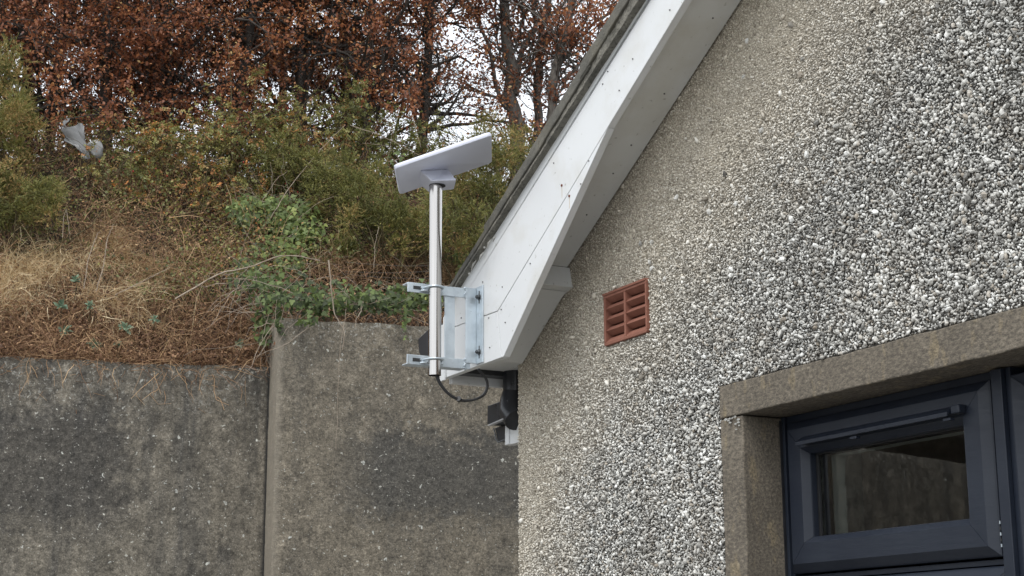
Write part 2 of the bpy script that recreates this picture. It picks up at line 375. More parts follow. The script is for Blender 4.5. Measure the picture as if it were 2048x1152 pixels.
M['straw'] = m_leaf('dry_grass', [(0, (0.157, 0.095, 0.050)), (0.4, (0.381, 0.258, 0.132)), (0.8, (0.627, 0.470, 0.275)), (1, (0.806, 0.672, 0.440))], 0.2, 0.7)
M['weed'] = m_leaf('grey_green_weed', [(0, (0.10, 0.16, 0.10)), (1, (0.24, 0.32, 0.21))], 0.2, 0.5)
def m_bark(name, a, b):
    t = NT(name); n = t.noise(30, 5, 0.65, v=t.vec((1, 1, 0.3))); t.col(t.mix(t.mapr(n, 0.35, 0.65), a, b)); t.rough(0.9); t.bump(n, 0.6, 0.01); return t.m
M['bark'] = m_bark('grey_beech_bark', (0.06, 0.055, 0.048), (0.20, 0.18, 0.155))
M['bark_dark'] = m_bark('dark_branch_bark', (0.018, 0.015, 0.013), (0.06, 0.048, 0.038))
M['twig'] = m_bark('pale_dead_branch', (0.22, 0.17, 0.125), (0.40, 0.33, 0.26))
M['stem'] = m_bark('green_brown_stem', (0.055, 0.045, 0.022), (0.15, 0.12, 0.06))
M['hip'] = m_simple('red_rose_hip', (0.30, 0.03, 0.02), 0.3)
M['wire'] = m_simple('fence_wire', (0.30, 0.30, 0.29), 0.5, metal=0.6)
M['wire_old'] = m_simple('rusty_wire', (0.09, 0.08, 0.07), 0.7)
M['post'] = m_simple('fence_post_steel', (0.10, 0.10, 0.09), 0.7)
M['bag'] = m_simple('torn_white_plastic', (0.20, 0.20, 0.197), 0.45, nscale=8, var=0.12)
t = NT('bank_soil'); n = t.noise(5, 7, 0.7); n2 = t.noise(40, 5, 0.7)
t.col(t.mix(t.mapr(n, 0.35, 0.65), (0.028, 0.018, 0.012), (0.062, 0.045, 0.026))); t.rough(1.0); t.bump(n2, 1.0, 0.05)
M['soil'] = t.m
t = NT('pale_bounce_ground'); n = t.noise(80, 5, 0.7); n2 = t.noise(0.8, 5)  # unseen ground, pale tone chosen to bounce light up onto wall and soffit
t.col(t.mix(t.mapr(n, 0.3, 0.7), (0.16, 0.155, 0.145), t.mix(t.mapr(n2, 0.3, 0.7), (0.20, 0.195, 0.18), (0.26, 0.25, 0.235)))); t.rough(0.9); t.bump(n, 0.6, 0.01)
M['bounce_ground'] = t.m
t = NT('window_glass')
fr = t.node('ShaderNodeFresnel'); fr.inputs['IOR'].default_value = 1.9
tr = t.node('ShaderNodeBsdfTransparent'); tr.inputs[0].default_value = (0.90, 0.94, 0.91, 1)
gl = t.node('ShaderNodeBsdfGlossy'); gl.inputs['Roughness'].default_value = 0.0; gl.inputs['Color'].default_value = (1, 1, 1, 1)
bn = t.node('ShaderNodeBump'); bn.inputs['Strength'].default_value = 0.05; bn.inputs['Distance'].default_value = 0.002; t.l.new(t.noise(6, 2), bn.inputs['Height']); t.l.new(bn.outputs[0], gl.inputs['Normal'])
mx = t.node('ShaderNodeMixShader'); t.l.new(fr.outputs[0], mx.inputs[0]); t.l.new(tr.outputs[0], mx.inputs[1]); t.l.new(gl.outputs[0], mx.inputs[2])
t.l.new(mx.outputs[0], t.n['Material Output'].inputs['Surface'])
M['glass'] = t.m

# ------------------------------------------------------------ ground
g = MB(); g.add([(-300, -300, 0), (300, -300, 0), (300, 300, 0), (-300, 300, 0)], [(0, 1, 2, 3)])
tag(g.build('ground', M['bounce_ground']), 'unseen ground in front of the house, made pale to bounce light up', kind='structure')

# ------------------------------------------------------------ bungalow
house = empty('bungalow', tuple(C0), HOUSE_ROT)
tag(house, 'pebbledashed bungalow gable with white verge boards and a navy window', 'house')
SL = 0.5707
def soff(x): return 2.636 + 0.5464 * (x - 0.306)
WX0, WX1, WZ0, WZ1 = 1.02, 2.90, 0.90, 2.194       # stone surround outer
IX0, IX1, IZ0, IZ1 = 1.107, 2.813, 1.0, 2.118      # opening
AX0, AX1, AZ0, AZ1 = 0.505, 0.717, 2.380, 2.522      # air brick opening
RIDGE = 4.2; TH = 0.30
w = MB()
def colm(x0, x1, z0, z1=None):
    w.prism_y([(x0, z0), (x1, z0), (x1, z1 if z1 is not None else soff(x1) + 0.03), (x0, z1 if z1 is not None else soff(x0) + 0.03)], 0, TH)
colm(0, AX0, 0); colm(AX0, AX1, 0, AZ0); colm(AX0, AX1, AZ1); colm(AX1, WX0, 0)
colm(WX0, WX1, 0, WZ0); colm(WX0, WX1, WZ1); colm(WX1, RIDGE, 0)
colr = soff(RIDGE) + 0.03
w.prism_y([(RIDGE, 0), (RIDGE * 2, 0), (RIDGE * 2, soff(0) + 0.03), (RIDGE, colr)], 0, TH)
w.box(0, TH, TH, 9, 0, 2.44); w.box(8.1, 8.4, TH, 9, 0, 2.44); w.box(0, 8.4, 9, 9.3, 0, 2.44)
gable = w.build('gable_wall', M['render'], house)

# pebbledash
t_ = (1 + 5 ** 0.5) / 2
ICO_V = np.array([(-1, t_, 0), (1, t_, 0), (-1, -t_, 0), (1, -t_, 0), (0, -1, t_), (0, 1, t_), (0, -1, -t_), (0, 1, -t_), (t_, 0, -1), (t_, 0, 1), (-t_, 0, -1), (-t_, 0, 1)]) / math.hypot(1, t_)
ICO_F = np.array([(0, 11, 5), (0, 5, 1), (0, 1, 7), (0, 7, 10), (0, 10, 11), (1, 5, 9), (5, 11, 4), (11, 10, 2), (10, 7, 6), (7, 1, 8), (3, 9, 4), (3, 4, 2), (3, 2, 6), (3, 6, 8), (3, 8, 9), (4, 9, 5), (2, 4, 11), (6, 2, 10), (8, 6, 7), (9, 8, 1)])
def rand_rot(n, r=rng):
    q = r.normal(size=(n, 4)); q /= np.linalg.norm(q, axis=1, keepdims=True); a, b, c, d = q.T
    return np.stack([1 - 2 * (c * c + d * d), 2 * (b * c - a * d), 2 * (b * d + a * c), 2 * (b * c + a * d), 1 - 2 * (b * b + d * d), 2 * (c * d - a * b), 2 * (b * d - a * c), 2 * (c * d + a * b), 1 - 2 * (b * b + c * c)], 1).reshape(n, 3, 3)
sp = 0.0056
gx, gz = np.meshgrid(np.arange(0.0, 2.16, sp), np.arange(1.64, 3.55, sp * 0.9))
px_ = (gx + (np.arange(gx.shape[0]) % 2)[:, None] * sp / 2 + rng.uniform(-0.42, 0.42, gx.shape) * sp).ravel()
pz_ = (gz + rng.uniform(-0.42, 0.42, gz.shape) * sp).ravel()
ok = (pz_ < soff(px_) + 0.012) & ~((px_ > WX0 - 0.003) & (pz_ < WZ1 + 0.003) & (pz_ > WZ0)) & ~((px_ > AX0 - 0.003) & (px_ < AX1 + 0.002) & (pz_ > AZ0 - 0.002) & (pz_ < AZ1 + 0.004)) & (px_ > -0.002)
px_, pz_ = px_[ok], pz_[ok]; n = len(px_)
dd = (soff(px_) - pz_) * 0.8775
K = rng.normal(size=(9, 2)) * 7; PH = rng.uniform(0, 6.28, 9)
wob = sum(np.sin(px_ * K[i, 0] + pz_ * K[i, 1] + PH[i]) for i in range(9)) / 9
coarse = np.clip((dd + wob * 0.14 - 0.08) / 0.62, 0, 1) * np.clip(px_ / 0.30 * 0.5 + 0.5, 0, 1)
rad = 0.0020 + 0.0003 * coarse + np.abs(rng.normal(0, 1, n)) * (0.0006 + 0.0009 * coarse)
rad = np.minimum(rad, 0.0078)
big = rng.random(n) < 0.012 * (0.15 + coarse); rad[big] = np.maximum(rad[big], rng.uniform(0.0055, 0.0085, big.sum()))
depth = -(rad * (0.15 + (0.45 + 0.75 * coarse) * rng.random(n))) + 0.0008

Rm = rand_rot(n); sc3 = rad[:, None] * rng.uniform([0.95, 0.5, 0.35], [1.6, 1.0, 0.8], (n, 3))
# the largest chips are picked out one by one
vis = (px_ < 2.02) & (pz_ > 1.74) & (pz_ < 3.25)
dist = np.hypot(4.18 - px_, 2.2)
order = np.argsort(-(rad / dist) * vis)[:290]
single = np.zeros(n, bool); single[order] = True
OCT_V = np.array([(1, 0, 0), (-1, 0, 0), (0, 1, 0), (0, -1, 0), (0, 0, 1), (0, 0, -1), (.62, .62, .62), (-.62, -.62, .62)], float)
OCT_F = np.array([(0, 2, 6), (2, 4, 6), (4, 0, 6), (1, 3, 7), (3, 4, 7), (4, 1, 7), (2, 1, 4), (3, 0, 4), (2, 0, 5), (1, 2, 5), (3, 1, 5), (0, 3, 5)])
def chips(sel, small=False):
    idx = np.where(sel)[0]; m = len(idx); tv_, tf_ = (OCT_V, OCT_F) if small else (ICO_V, ICO_F); k_ = len(tv_)
    base = tv_[None] * rng.uniform(0.78, 1.15, (m, k_, 1)) * sc3[idx][:, None, :] * (1.12 if small else 1)
    V = np.einsum('nij,nkj->nki', Rm[idx], base)
    V += np.stack([px_[idx], depth[idx], pz_[idx]], 1)[:, None, :]
    Fc = (tf_[None] + (np.arange(m) * k_)[:, None, None]).reshape(-1, 3)
    return V.reshape(-1, 3), Fc
sm_ = rad < np.quantile(rad, 0.72)
V, Fc = chips(~single & ~sm_); V2_, F2_ = chips(~single & sm_, True)
Fc = np.concatenate([Fc, F2_ + len(V)]); V = np.concatenate([V, V2_])
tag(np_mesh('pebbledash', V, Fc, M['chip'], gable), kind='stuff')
pm = []
for k in range(8):
    b = ICO_V * rng.uniform(0.78, 1.15, (12, 1)) * np.array([1.15, 0.85, 0.72])
    me = bpy.data.meshes.new('pebble'); me.from_pydata([tuple(v) for v in b], [], [tuple(int(i) for i in f) for f in ICO_F]); me.materials.append(M['chip1']); pm.append(me)
for j, i in enumerate(order):
    o = bpy.data.objects.new('pebble', pm[j % 8]); COL.objects.link(o); o.parent = gable
    o.location = (px_[i], depth[i], pz_[i]); o.scale = (rad[i],) * 3
    o.rotation_euler = Matrix(Rm[i].tolist()).to_euler()

# stone margin round the window
def stone(name, x0, x1, y0, y1, z0, z1):
    bm = bmesh.new()
    bmesh.ops.create_cube(bm, size=1)
    bmesh.ops.scale(bm, vec=(x1 - x0, y1 - y0, z1 - z0), verts=bm.verts)
    bmesh.ops.translate(bm, vec=((x0 + x1) / 2, (y0 + y1) / 2, (z0 + z1) / 2), verts=bm.verts)
    cuts = max(2, int(max(x1 - x0, z1 - z0) / 0.03))
    ax = 0 if x1 - x0 > z1 - z0 else 2
    es = [e for e in bm.edges if abs((e.verts[0].co - e.verts[1].co)[ax]) > 1e-4 and (e.verts[0].co - e.verts[1].co).length - abs((e.verts[0].co - e.verts[1].co)[ax]) < 1e-5]
    bmesh.ops.subdivide_edges(bm, edges=es, cuts=cuts)
    for v in bm.verts:
        nv = mnoise.noise_vector(v.co * 14) * 0.0022 + mnoise.noise_vector(v.co * 45) * 0.0008
        if not (v.co.y > y0 + 0.02): v.co += nv
    me = bpy.data.meshes.new(name); bm.to_mesh(me); bm.free()
    return link_mesh(name, me, M['stone'], house, bevel=0.003)
stone('lintel', WX0, WX1, -0.007, 0.20, IZ1, WZ1)
stone('jamb', WX0, IX0, -0.005, 0.20, IZ0, IZ1 - 0.0025)
stone('jamb', IX1, WX1, -0.005, 0.20, IZ0, IZ1 - 0.0025)
stone('sill', WX0 - 0.03, WX1 + 0.03, -0.05, 0.20, WZ0, IZ0 - 0.002)

for k in range(16):
    x = rng.uniform(1.045, 1.104); z = IZ1 - 0.003 - abs(rng.normal(0, .014)) * (x - 1.03) / .07; q = rng.uniform(.002, .006); sm = MB()
    sm.add([(x + dx * q, -0.0085 - .0012 * rng.random(), z + dz * q * .6) for dx, dz in ((-1.4, .1), (-.5, .8), (.6, .7), (1.3, -.1), (.5, -.8), (-.7, -.6))] + [(x, -0.0045, z)], [(0, 1, 2, 3, 4, 5), (0, 6, 1), (1, 6, 2), (2, 6, 3), (3, 6, 4), (4, 6, 5), (5, 6, 0)]); sm.build('mortar_smear', M['mortar_white'], house)
# air brick
ab = MB(); bw = 0.009
ab.prism_y([(AX0, AZ0 + .004), (AX0 + .004, AZ0), (AX1 - .004, AZ0), (AX1, AZ0 + .004), (AX1, AZ0 + bw), (AX0, AZ0 + bw)], -0.010, 0.06)
ab.prism_y([(AX0, AZ1 - bw - .006), (AX1, AZ1 - bw - .006), (AX1, AZ1 - .004), (AX1 - .004, AZ1), (AX0 + .004, AZ1), (AX0, AZ1 - .004)], -0.010, 0.06)
ab.box(AX0, AX0 + bw, -0.0098, 0.06, AZ0 + bw, AZ1 - bw - .006); ab.box(AX1 - bw * 0.7, AX1, -0.0098, 0.06, AZ0 + bw, AZ1 - bw - .006)
ab.box(AX0, AX1, -0.0135, -0.0102, AZ1 - 0.008, AZ1 - 0.0015)
airb = ab.build('air_brick', M['terra'], house, bevel=0.0012)
mb_ = MB(); mb_.box(AX0 + .001, AX1 - .001, 0.055, 0.059, AZ0 + .001, AZ1 - .001); mb_.build('dark_cavity', M['seam'], airb)
xm = (AX0 + AX1) / 2
c = MB(); c.prism_x([(-0.0095, AZ0 + bw), (-0.0095, AZ1 - bw - .006), (0.05, AZ1 - bw - .006), (0.05, AZ0 + bw)], xm - 0.004, xm + 0.004); c.build('centre_bar', M['terra'], airb, bevel=0.001)
zz0, zz1 = AZ0 + bw, AZ1 - bw - 0.006; ph = (zz1 - zz0) / 4
for (xa, xb) in ((AX0 + bw, xm - 0.0041), (xm + 0.0041, AX1 - bw * 0.7)):
    for k in range(5):
        zc = zz0 + k * ph; lo = MB()
        pr = [(-0.0085, zc)]
        if k > 0: pr += [(0.009, zc - 0.0105), (0.05, zc - 0.0105)]
        else: pr += [(0.05, zc)]
        if k < 4: pr += [(0.05, zc + 0.0125), (0.0045, zc + 0.0125)]
        elif k == 4: pr += [(0.05, zc)]
        lo.prism_x(pr, xa, xb); lo.build('louvre', M['terra'], airb)

# ---- verge: barge boards, eaves panel, soffits
BY0, BY1 = -0.170, -0.150
XF = 4.0
g_ = 0.0011
def topz(x): return min(2.690 + 0.49 * x, 2.668 + .567 * x)
Nn = (0.201, 2.519); Kk = (0.812, 2.872)
a = MB(); a.prism_y([(Nn[0], Nn[1] + g_), (Kk[0], Kk[1] + g_ * 0.3), (XF, Kk[1] + SL * (XF - Kk[0])), (XF, topz(XF)), (-0.006, 2.664), (-0.155, 2.568), (-0.155, 2.5275 + g_)], BY0, BY1)
barge = a.build('barge_board', M['pvc'], house, bevel=0.001)
a = MB(); a.prism_y([(Nn[0] + g_, Nn[1] - g_ * 1.6), (0.2262, 2.385), (0.236, 2.385), (Kk[0] - 0.002, Kk[1] - 0.003)], BY0, BY1); a.build('cover_board', M['pvc'], barge, bevel=0.0008)
a = MB(); a.prism_y([(Nn[0] - g_, Nn[1] - g_), (-0.155, 2.5275 - g_), (-0.155, 2.385), (0.2262 - 2 * g_, 2.385)], BY0, BY1); a.build('eaves_panel', M['pvc'], barge, bevel=0.0008)
a = MB(); a.box(-0.163, -0.128, BY0 - 0.006, BY0 - 0.0005, 2.377, 2.545); a.build('corner_trim', M['pvc'], barge, bevel=0.001)
a = MB(); a.prism_y([(0.19, 2.51), (0.215, 2.40), (0.235, 2.40), (0.78, 2.862), (0.9, 2.95), (0.05, 2.6), (-0.14, 2.52), (-0.14, 2.40), (0.1, 2.40)][::1], BY1 + 0.0005, BY1 + 0.003) if False else None
a = MB(); a.box(-0.15, 0.21, BY1 + 0.0006, BY1 + 0.004, 2.392, 2.56); a.build('backing_board', M['seam'], barge)
a = MB(); a.prism_y([(0.16, 2.545), (0.20, 2.41), (0.24, 2.41), (0.80, 2.885), (0.80, 2.93)], BY1 + 0.0046, BY1 + 0.008); a.build('backing_board', M['seam'], barge)
# short fixing pins
pins = [(1180, 95, 0), (1216, 143, 0), (1206, 168, 0), (1239, 181, 0), (1108, 326, 0), (1124, 371, 2), (1139, 392, 2), (1178, 322, 0), (1162, 368, 0), (1061, 527, 0), (966, 564, 0), (1005, 574, 0), (1003, 619, 0), (1011, 645, 0), (978, 636, 0), (980, 695, 0), (923, 636, 0), (1266, 118, 0), (1340, 20, 0)]
for (x, y, k) in pins:
    p = W(x, y, BY0); s = MB(); r = 0.0019 if k == 0 else 0.0036
    s.tube([(p[0], BY0 - 0.0022, p[2]), (p[0], BY0 + 0.002, p[2])], r, 8); s.build('pin', M['rust'] if k else M['screw'], barge)
    if k:
        s = MB(); s.prism_y([(p[0] - .0010, p[2] - .003), (p[0] + .0010, p[2] - .003), (p[0] + .0005, p[2] - .030), (p[0] - .0006, p[2] - .034)], BY0 - 0.0007, BY0 + 0.0003)
        s.build('rust_streak', m_simple('rust_run', (0.50, 0.42, 0.32), 0.6), barge)
# upper soffit
a = MB(); a.prism_y([(0.31, soff(0.31)), (XF, soff(XF)), (XF, soff(XF) + 0.012), (0.31, soff(0.31) + 0.012)], BY1 + 0.0005, -0.008)
so = a.build('verge_soffit', M['pvc_soffit'], house)
for (x, y) in ((1427, 72), (1330, 235), (1262, 262), (1226, 322), (1174, 467)):
    p = W(x, y, -0.05); zc = soff(p[0]); s = MB(); s.tube([(p[0], -0.05, zc - 0.002), (p[0] - 0.001, -0.05, zc + 0.002)], 0.0022, 7); s.build('pin', M['screw'], so)
a = MB(); a.prism_y([(0.2675, 2.564), (0.326, 2.578), (0.309, 2.638), (0.285, 2.636)], BY1 + 0.001, 0.004); a.build('soffit_block', M['pvc_soffit'], house, bevel=0.0015)
a = MB(); a.prism_y([(0.30, 2.570), (0.267, 2.5535), (0.038, 2.412), (-0.085, 2.408), (-0.085, 2.43), (0.03, 2.434), (0.25, 2.575)], BY1 + 0.0008, -0.006); eso = a.build('eaves_soffit', M['pvc_soffit'], house, bevel=0.001)
a = MB(); a.box(-0.086, -0.001, -0.006, 9, 2.408, 2.43); a.build('eaves_soffit', M['pvc_soffit'], house)
a = MB(); a.box(-0.1335, -0.0865, BY1 + 0.001, 9, 2.394, 2.425); a.build('vent_strip', M['black'], house)
a = MB(); a.box(-0.155, -0.134, BY1 + 0.001, 9, 2.370, 2.56); a.build('fascia', M['pvc'], house, bevel=0.001)
# ceilings and roof
a = MB(); a.prism_y([(-0.17, 2.585), (RIDGE, 2.585 + 0.53 * (RIDGE + 0.17)), (RIDGE * 2 + 0.17, 2.585), (RIDGE * 2 + 0.17, 2.60), (RIDGE, 2.60 + 0.53 * (RIDGE + 0.17)), (-0.17, 2.60)], -0.13, 9.4)
roof = a.build('roof', M['tile'], house)
def rough_prism(poly_fn, x0, x1, y0, y1, amp, name, mat, parent, step=0.012, f=60):
    """a bar along the verge whose section corners wander"""
    xs = np.arange(x0, x1, step); vs = []; fs = []
    for i, x in enumerate(xs):
        zl, zh = poly_fn(x)
        for (y, z) in ((y0, zl), (y0, zh), (y1, zh), (y1, zl)):
            v = Vector((x, y, z)); nv = mnoise.noise_vector(v * f) * amp + mnoise.noise_vector(v * f * 0.25) * amp * 1.3
            vs.append((x + nv.x * 0.3, y + nv.y * (1 if y == y0 else 0), z + nv.z))
        if i: b = (i - 1) * 4; fs += [(b + k, b + (k + 1) % 4, b + 4 + (k + 1) % 4, b + 4 + k) for k in range(4)]
    m_ = MB(); m_.add(vs, fs + [(3, 2, 1, 0), tuple(len(vs) - 4 + k for k in range(4))]); return m_.build(name, mat, parent)
lo = lambda x: 2.652 + 0.486 * x      # underside of the verge
hi = lambda x: 2.678 + 0.536 * x      # its upper edge
rough_prism(lambda x: (lo(x) + 0.000, lo(x) + 0.007), -0.12, XF, -0.189, -0.148, 0.0016, 'undercloak', M['mortar'], roof)
rough_prism(lambda x: (lo(x) + 0.008, max(lo(x) + 0.018, hi(x) - 0.030)), -0.11, XF, -0.185, -0.148, 0.0032, 'mortar_bed', M['mortar'], roof, 0.008, 90)
gauge = 0.275; x = -0.115; k = 0
while x < XF - 0.3:
    x1 = x + gauge + 0.05; tl = MB()
    zb0, zb1 = max(lo(x) + 0.010, hi(x) - 0.034), max(lo(x1) + 0.010, hi(x1) - 0.040)
    zt0, zt1 = hi(x) + 0.007, hi(x1) - 0.005
    nseg = 8; vs = []; fs = []
    for i in range(nseg + 1):
        f = i / nseg; xx = x + (x1 - x) * f
        for (y, z) in ((-0.191 - 0.002 * (k % 2), zb0 + (zb1 - zb0) * f), (-0.191 - 0.002 * (k % 2), zt0 + (zt1 - zt0) * f), (0.12, zt0 + (zt1 - zt0) * f), (0.12, zb0 + (zb1 - zb0) * f)):
            nv = mnoise.noise_vector(Vector((xx * 30, y * 30, z * 30 + k))) * 0.0022
            vs.append((xx + nv.x, y + nv.y, z + nv.z))
        if i: b = (i - 1) * 4; fs += [(b + q, b + (q + 1) % 4, b + 4 + (q + 1) % 4, b + 4 + q) for q in range(4)]
    tl.add(vs, fs + [(3, 2, 1, 0), tuple(len(vs) - 4 + q for q in range(4))]); tl.build('roof_tile', M['tile'], roof, bevel=0.003)
    x += gauge; k += 1
for (x, y) in ((990, 478), (979, 487), (969, 498), (962, 512), (948, 532), (938, 550)):
    p = W(x + rng.uniform(-2, 2), y + rng.uniform(-3, 3), -0.194); s = MB(); q = rng.uniform(0.002, 0.013)
    s.tube([(p[0] - q * 1.3, -0.1945, p[2] - q), (p[0], -0.196, p[2] + .001), (p[0] + q * 1.2, -0.1945, p[2] + q * .8)], [0.0012, 0.0034, 0.001], 6); s.build('lime_bloom', M['mortar_white'], roof)

# ---- gutters and downpipe on the side wall
def gutter(name, x0, x1, z0, z1, y0, y1, parent, lean=0.0):
    m_ = MB(); w_ = x1 - x0; h_ = z1 - z0
    out = [(x1, z1), (x1, z0 + .012), (x1 - .012, z0), (x0 + w_ * .35, z0), (x0 + w_ * .12, z0 + h_ * .25), (x0 + w_ * .04, z0 + h_ * .6), (x0 - .004, z0 + h_ * .72), (x0 - .006, z1)]
    inn = [(x0 + .001, z1), (x0 + .002, z0 + h_ * .76), (x0 + w_ * .12, z0 + h_ * .6), (x0 + w_ * .2, z0 + h_ * .28), (x0 + w_ * .4, z0 + .004), (x1 - .014, z0 + .004), (x1 - .004, z0 + .014), (x1 - .004, z1)]
    m_.prism_y(out + inn, y0, y1); return m_.build(name, M['black'], parent, bevel=0.0006)
gu = gutter('gutter', -0.318, -0.158, 2.452, 2.535, -0.165, 9, house)
a = MB(); a.prism_y([(-0.322, 2.532), (-0.312, 2.49), (-0.285, 2.458), (-0.245, 2.447), (-0.158, 2.447), (-0.158, 2.552), (-0.20, 2.560)], -0.176, -0.163); a.build('end_stop', M['black'], gu, bevel=0.002)
oy = 0.02
def Wp(x, y): p = W(x, y, oy); return (p[0], p[2])
a = MB(); a.prism_y([Wp(1013, 852), Wp(1060, 838), Wp(1060, 878), Wp(1013, 891)], oy, 0.045); lf = a.build('side_fascia', M['pvc'], house, bevel=0.001)
a = MB(); a.prism_y([Wp(1012.5, 852), Wp(1020, 849), Wp(1020, 888), Wp(1012.5, 890.5)], oy - .004, oy - .0005); a.build('fascia_edge', M['pvc'], lf)
a = MB(); a.prism_y([Wp(989, 856), Wp(1000, 852), Wp(1012, 850), Wp(1012, 878), Wp(998, 884), Wp(994, 878), Wp(992, 866)], oy, 0.06); lg = a.build('side_gutter', M['black'], house, bevel=0.002)
a = MB(); pts = [Wp(989, 857), Wp(992, 866), Wp(994, 878), Wp(998, 885), Wp(1012, 879)]
a.tube([(p[0], oy - 0.003, p[1]) for p in pts], 0.0022, 6); a.build('gutter_rim', m_simple('worn_black_rim', (0.06, 0.065, 0.07), 0.4), lg)
a = MB(); a.prism_y([Wp(993, 813), Wp(1013, 806), Wp(1013, 848), Wp(1002, 852), Wp(992, 849)], oy - 0.03, 0.05); hp = a.build('outlet_box', M['black'], house, bevel=0.002)
a = MB(); a.prism_y([Wp(1003, 851.5), Wp(1034, 838), Wp(1034, 841), Wp(1003, 853.5)], oy - 0.045, oy - 0.031); a.build('rim', m_simple('grey_rim', (0.35, 0.35, 0.35), 0.4), hp)
a = MB(); a.prism_y([Wp(1014, 806), Wp(1036, 800), Wp(1040, 838), Wp(1014, 850)], oy - 0.034, 0.04); a.build('outlet_body', M['black'], hp, bevel=0.003)
dp = MB(); c1 = W(1030, 772, 0.03); c2 = W(1030, 812, 0.03)
dp.tube([(c1[0], 0.03, 2.60), (c1[0], 0.03, c2[2] + .01)], 0.036, 20); pipe = dp.build('downpipe', M['black'], house); smooth_angle(pipe)
dp = MB(); e = [np.array([c2[0], 0.03, c2[2] + .035]), np.array([c2[0] + .002, 0.024, c2[2] + .01]), np.array([c2[0] + .02, 0.012, c2[2] - .022]), np.array([c2[0] + .05, 0.01, c2[2] - .05])]
dp.tube(e, [0.038, 0.041, 0.041, 0.036], 18); el = dp.build('elbow', M['black'], pipe); smooth_angle(el)

# ---- window
win = empty('window', (0, 0, 0), parent=house)
def ring(name, x0, x1, z0, z1, prof, mat, gap=0.0005, bevel=0.0):
    """four mitred members swept from (inset, y) points"""
    m_ = MB(); n_ = len(prof)
    def cor(i, ins):
        return [(x0 + ins, z0 + ins), (x1 - ins, z0 + ins), (x1 - ins, z1 - ins), (x0 + ins, z1 - ins)][i]
    for sd_ in range(4):
        vs = []
        ux, uz = [(1, 0), (0, 1), (-1, 0), (0, -1)][sd_]
        for e_, c_ in ((1, sd_), (-1, (sd_ + 1) % 4)):
            for (ins, y) in prof:
                p = cor(c_, ins); vs.append((p[0] + ux * gap * e_, y, p[1] + uz * gap * e_))
        fs = [(i, i + 1, n_ + i + 1, n_ + i) for i in range(n_ - 1)] + [(n_ - 1, 0, n_, 2 * n_ - 1), tuple(range(n_)), tuple(range(2 * n_ - 1, n_ - 1, -1))]
        m_.add(vs, fs)
    return m_.build(name, mat, win, bevel=bevel)
YB = 0.165
def prof_sash(y): return [(0, YB), (0, y + 0.016), (0.003, y + 0.013), (0.020, y), (0.0645, y), (0.0660, y + 0.0015), (0.0775, y + 0.016), (0.0785, y + 0.019), (0.0785, YB)]
SX0, SX1, SZ0, SZ1 = 1.128, 1.784, 1.758, 2.100
fo = MB()
fo.box(IX0, SX0 - 0.003, 0.112, 0.17, IZ0, IZ1 - .001); fo.box(IX0 + .0, IX0 + 0.012, 0.104, 0.112, IZ0, IZ1 - .001)
fo.box(SX0 - 0.003, 1.792, 0.112, 0.17, SZ1 + 0.001, IZ1 - .001)
fo.box(1.792, 1.840, 0.105, 0.17, IZ0, IZ1 - .001)
fo.box(SX0 - 0.003, 1.792, 0.118, 0.17, 1.743, 1.754)
frm = fo.build('frame', M['navy'], win, bevel=0.001)
a = MB(); a.box(IX0 - 0.002, IX0 + 0.004, 0.098, 0.104, IZ0, IZ1 - .01); a.build('sealant', M['black'], win)
ring('sash', SX0, SX1, SZ0, SZ1, prof_sash(0.090), M['navy'])
ring('sash', SX0, 1.806, 1.04, 1.740, prof_sash(0.094), M['navy'])
ring('fixed_light', 1.8405, 2.79, 1.02, 2.100, [(0, YB), (0, 0.104), (0.002, 0.102), (0.004, 0.102), (0.026, 0.120), (0.028, 0.124), (0.028, YB)], M['navy'])
a = MB(); a.box(1.8, 1.828, 0.092, 0.1045, 1.0, 2.115); a.build('mullion_cover', M['navy'], win, bevel=0.0015)
def pane(x0, x1, z0, z1, y=0.128):
    a = MB(); a.add([(x0, y, z0), (x1, y, z0), (x1, y, z1), (x0, y, z1)], [(0, 1, 2, 3)]); a.build('pane', M['glass'], win)
    a = MB()
    e = 0.007
    a.box(x0 - .004, x0 + .0012, y + .003, y + .014, z0, z1); a.box(x0, x1, y + .012, y + .016, z0, z0 + e * .4); a.build('spacer', M['spacer'], win)
    a = MB(); a.box(x0 - .001, x0 + .010, y - .006, y - .001, z0, z1); a.box(x0, x1, y - .006, y - .001, z1 - .004, z1 + .001); a.build('gasket', M['gasket'], win)
pane(SX0 + .0775, SX1 - .0775, SZ0 + .0775, SZ1 - .0775)
pane(SX0 + .0775, 1.806 - .0775, 1.04 + .0775, 1.740 - .0775)
pane(1.868, 2.762, 1.048, 2.072)
# trickle vent
a = MB(); vx0, vx1 = 1.212, 1.705
a.prism_x([(0.0895, 2.040), (0.0895, 2.058), (0.084, 2.058), (0.066, 2.047), (0.062, 2.044), (0.062, 2.036), (0.065, 2.036), (0.067, 2.042)], vx0, vx1)
tv = a.build('trickle_vent', M['navy'], win, bevel=0.0008)
a = MB(); a.box(vx1 + .001, vx1 + 0.026, 0.070, 0.0895, 2.040, 2.058); a.build('vent_end_cap', M['navy'], win, bevel=0.003)
for xx in (1.40, 1.69):
    a = MB(); a.box(xx, xx + 0.022, 0.0635, 0.075, 2.027, 2.0325); a.build('vent_clip', M['navy'], win, bevel=0.001)
# hinge in the gap beside the sash
a = MB(); a.box(1.7865, 1.7885, 0.106, 0.110, 1.83, 1.90); a.build('hinge', M['galv'], win)
for k in range(5):
    a = MB(); a.box(1.786, 1.789, 0.102, 0.106, 1.775 + k * 0.011, 1.781 + k * 0.011); a.build('hinge_rivet', M['seam'] if k % 2 else M['galv'], win)
ring('inner_trim', SX0 + .02, SX1 - .02, SZ0 + .02, SZ1 - .02, [(0, 0.168), (0.0575, 0.168), (0.0575, 0.204), (0, 0.204)], M['plaster'])
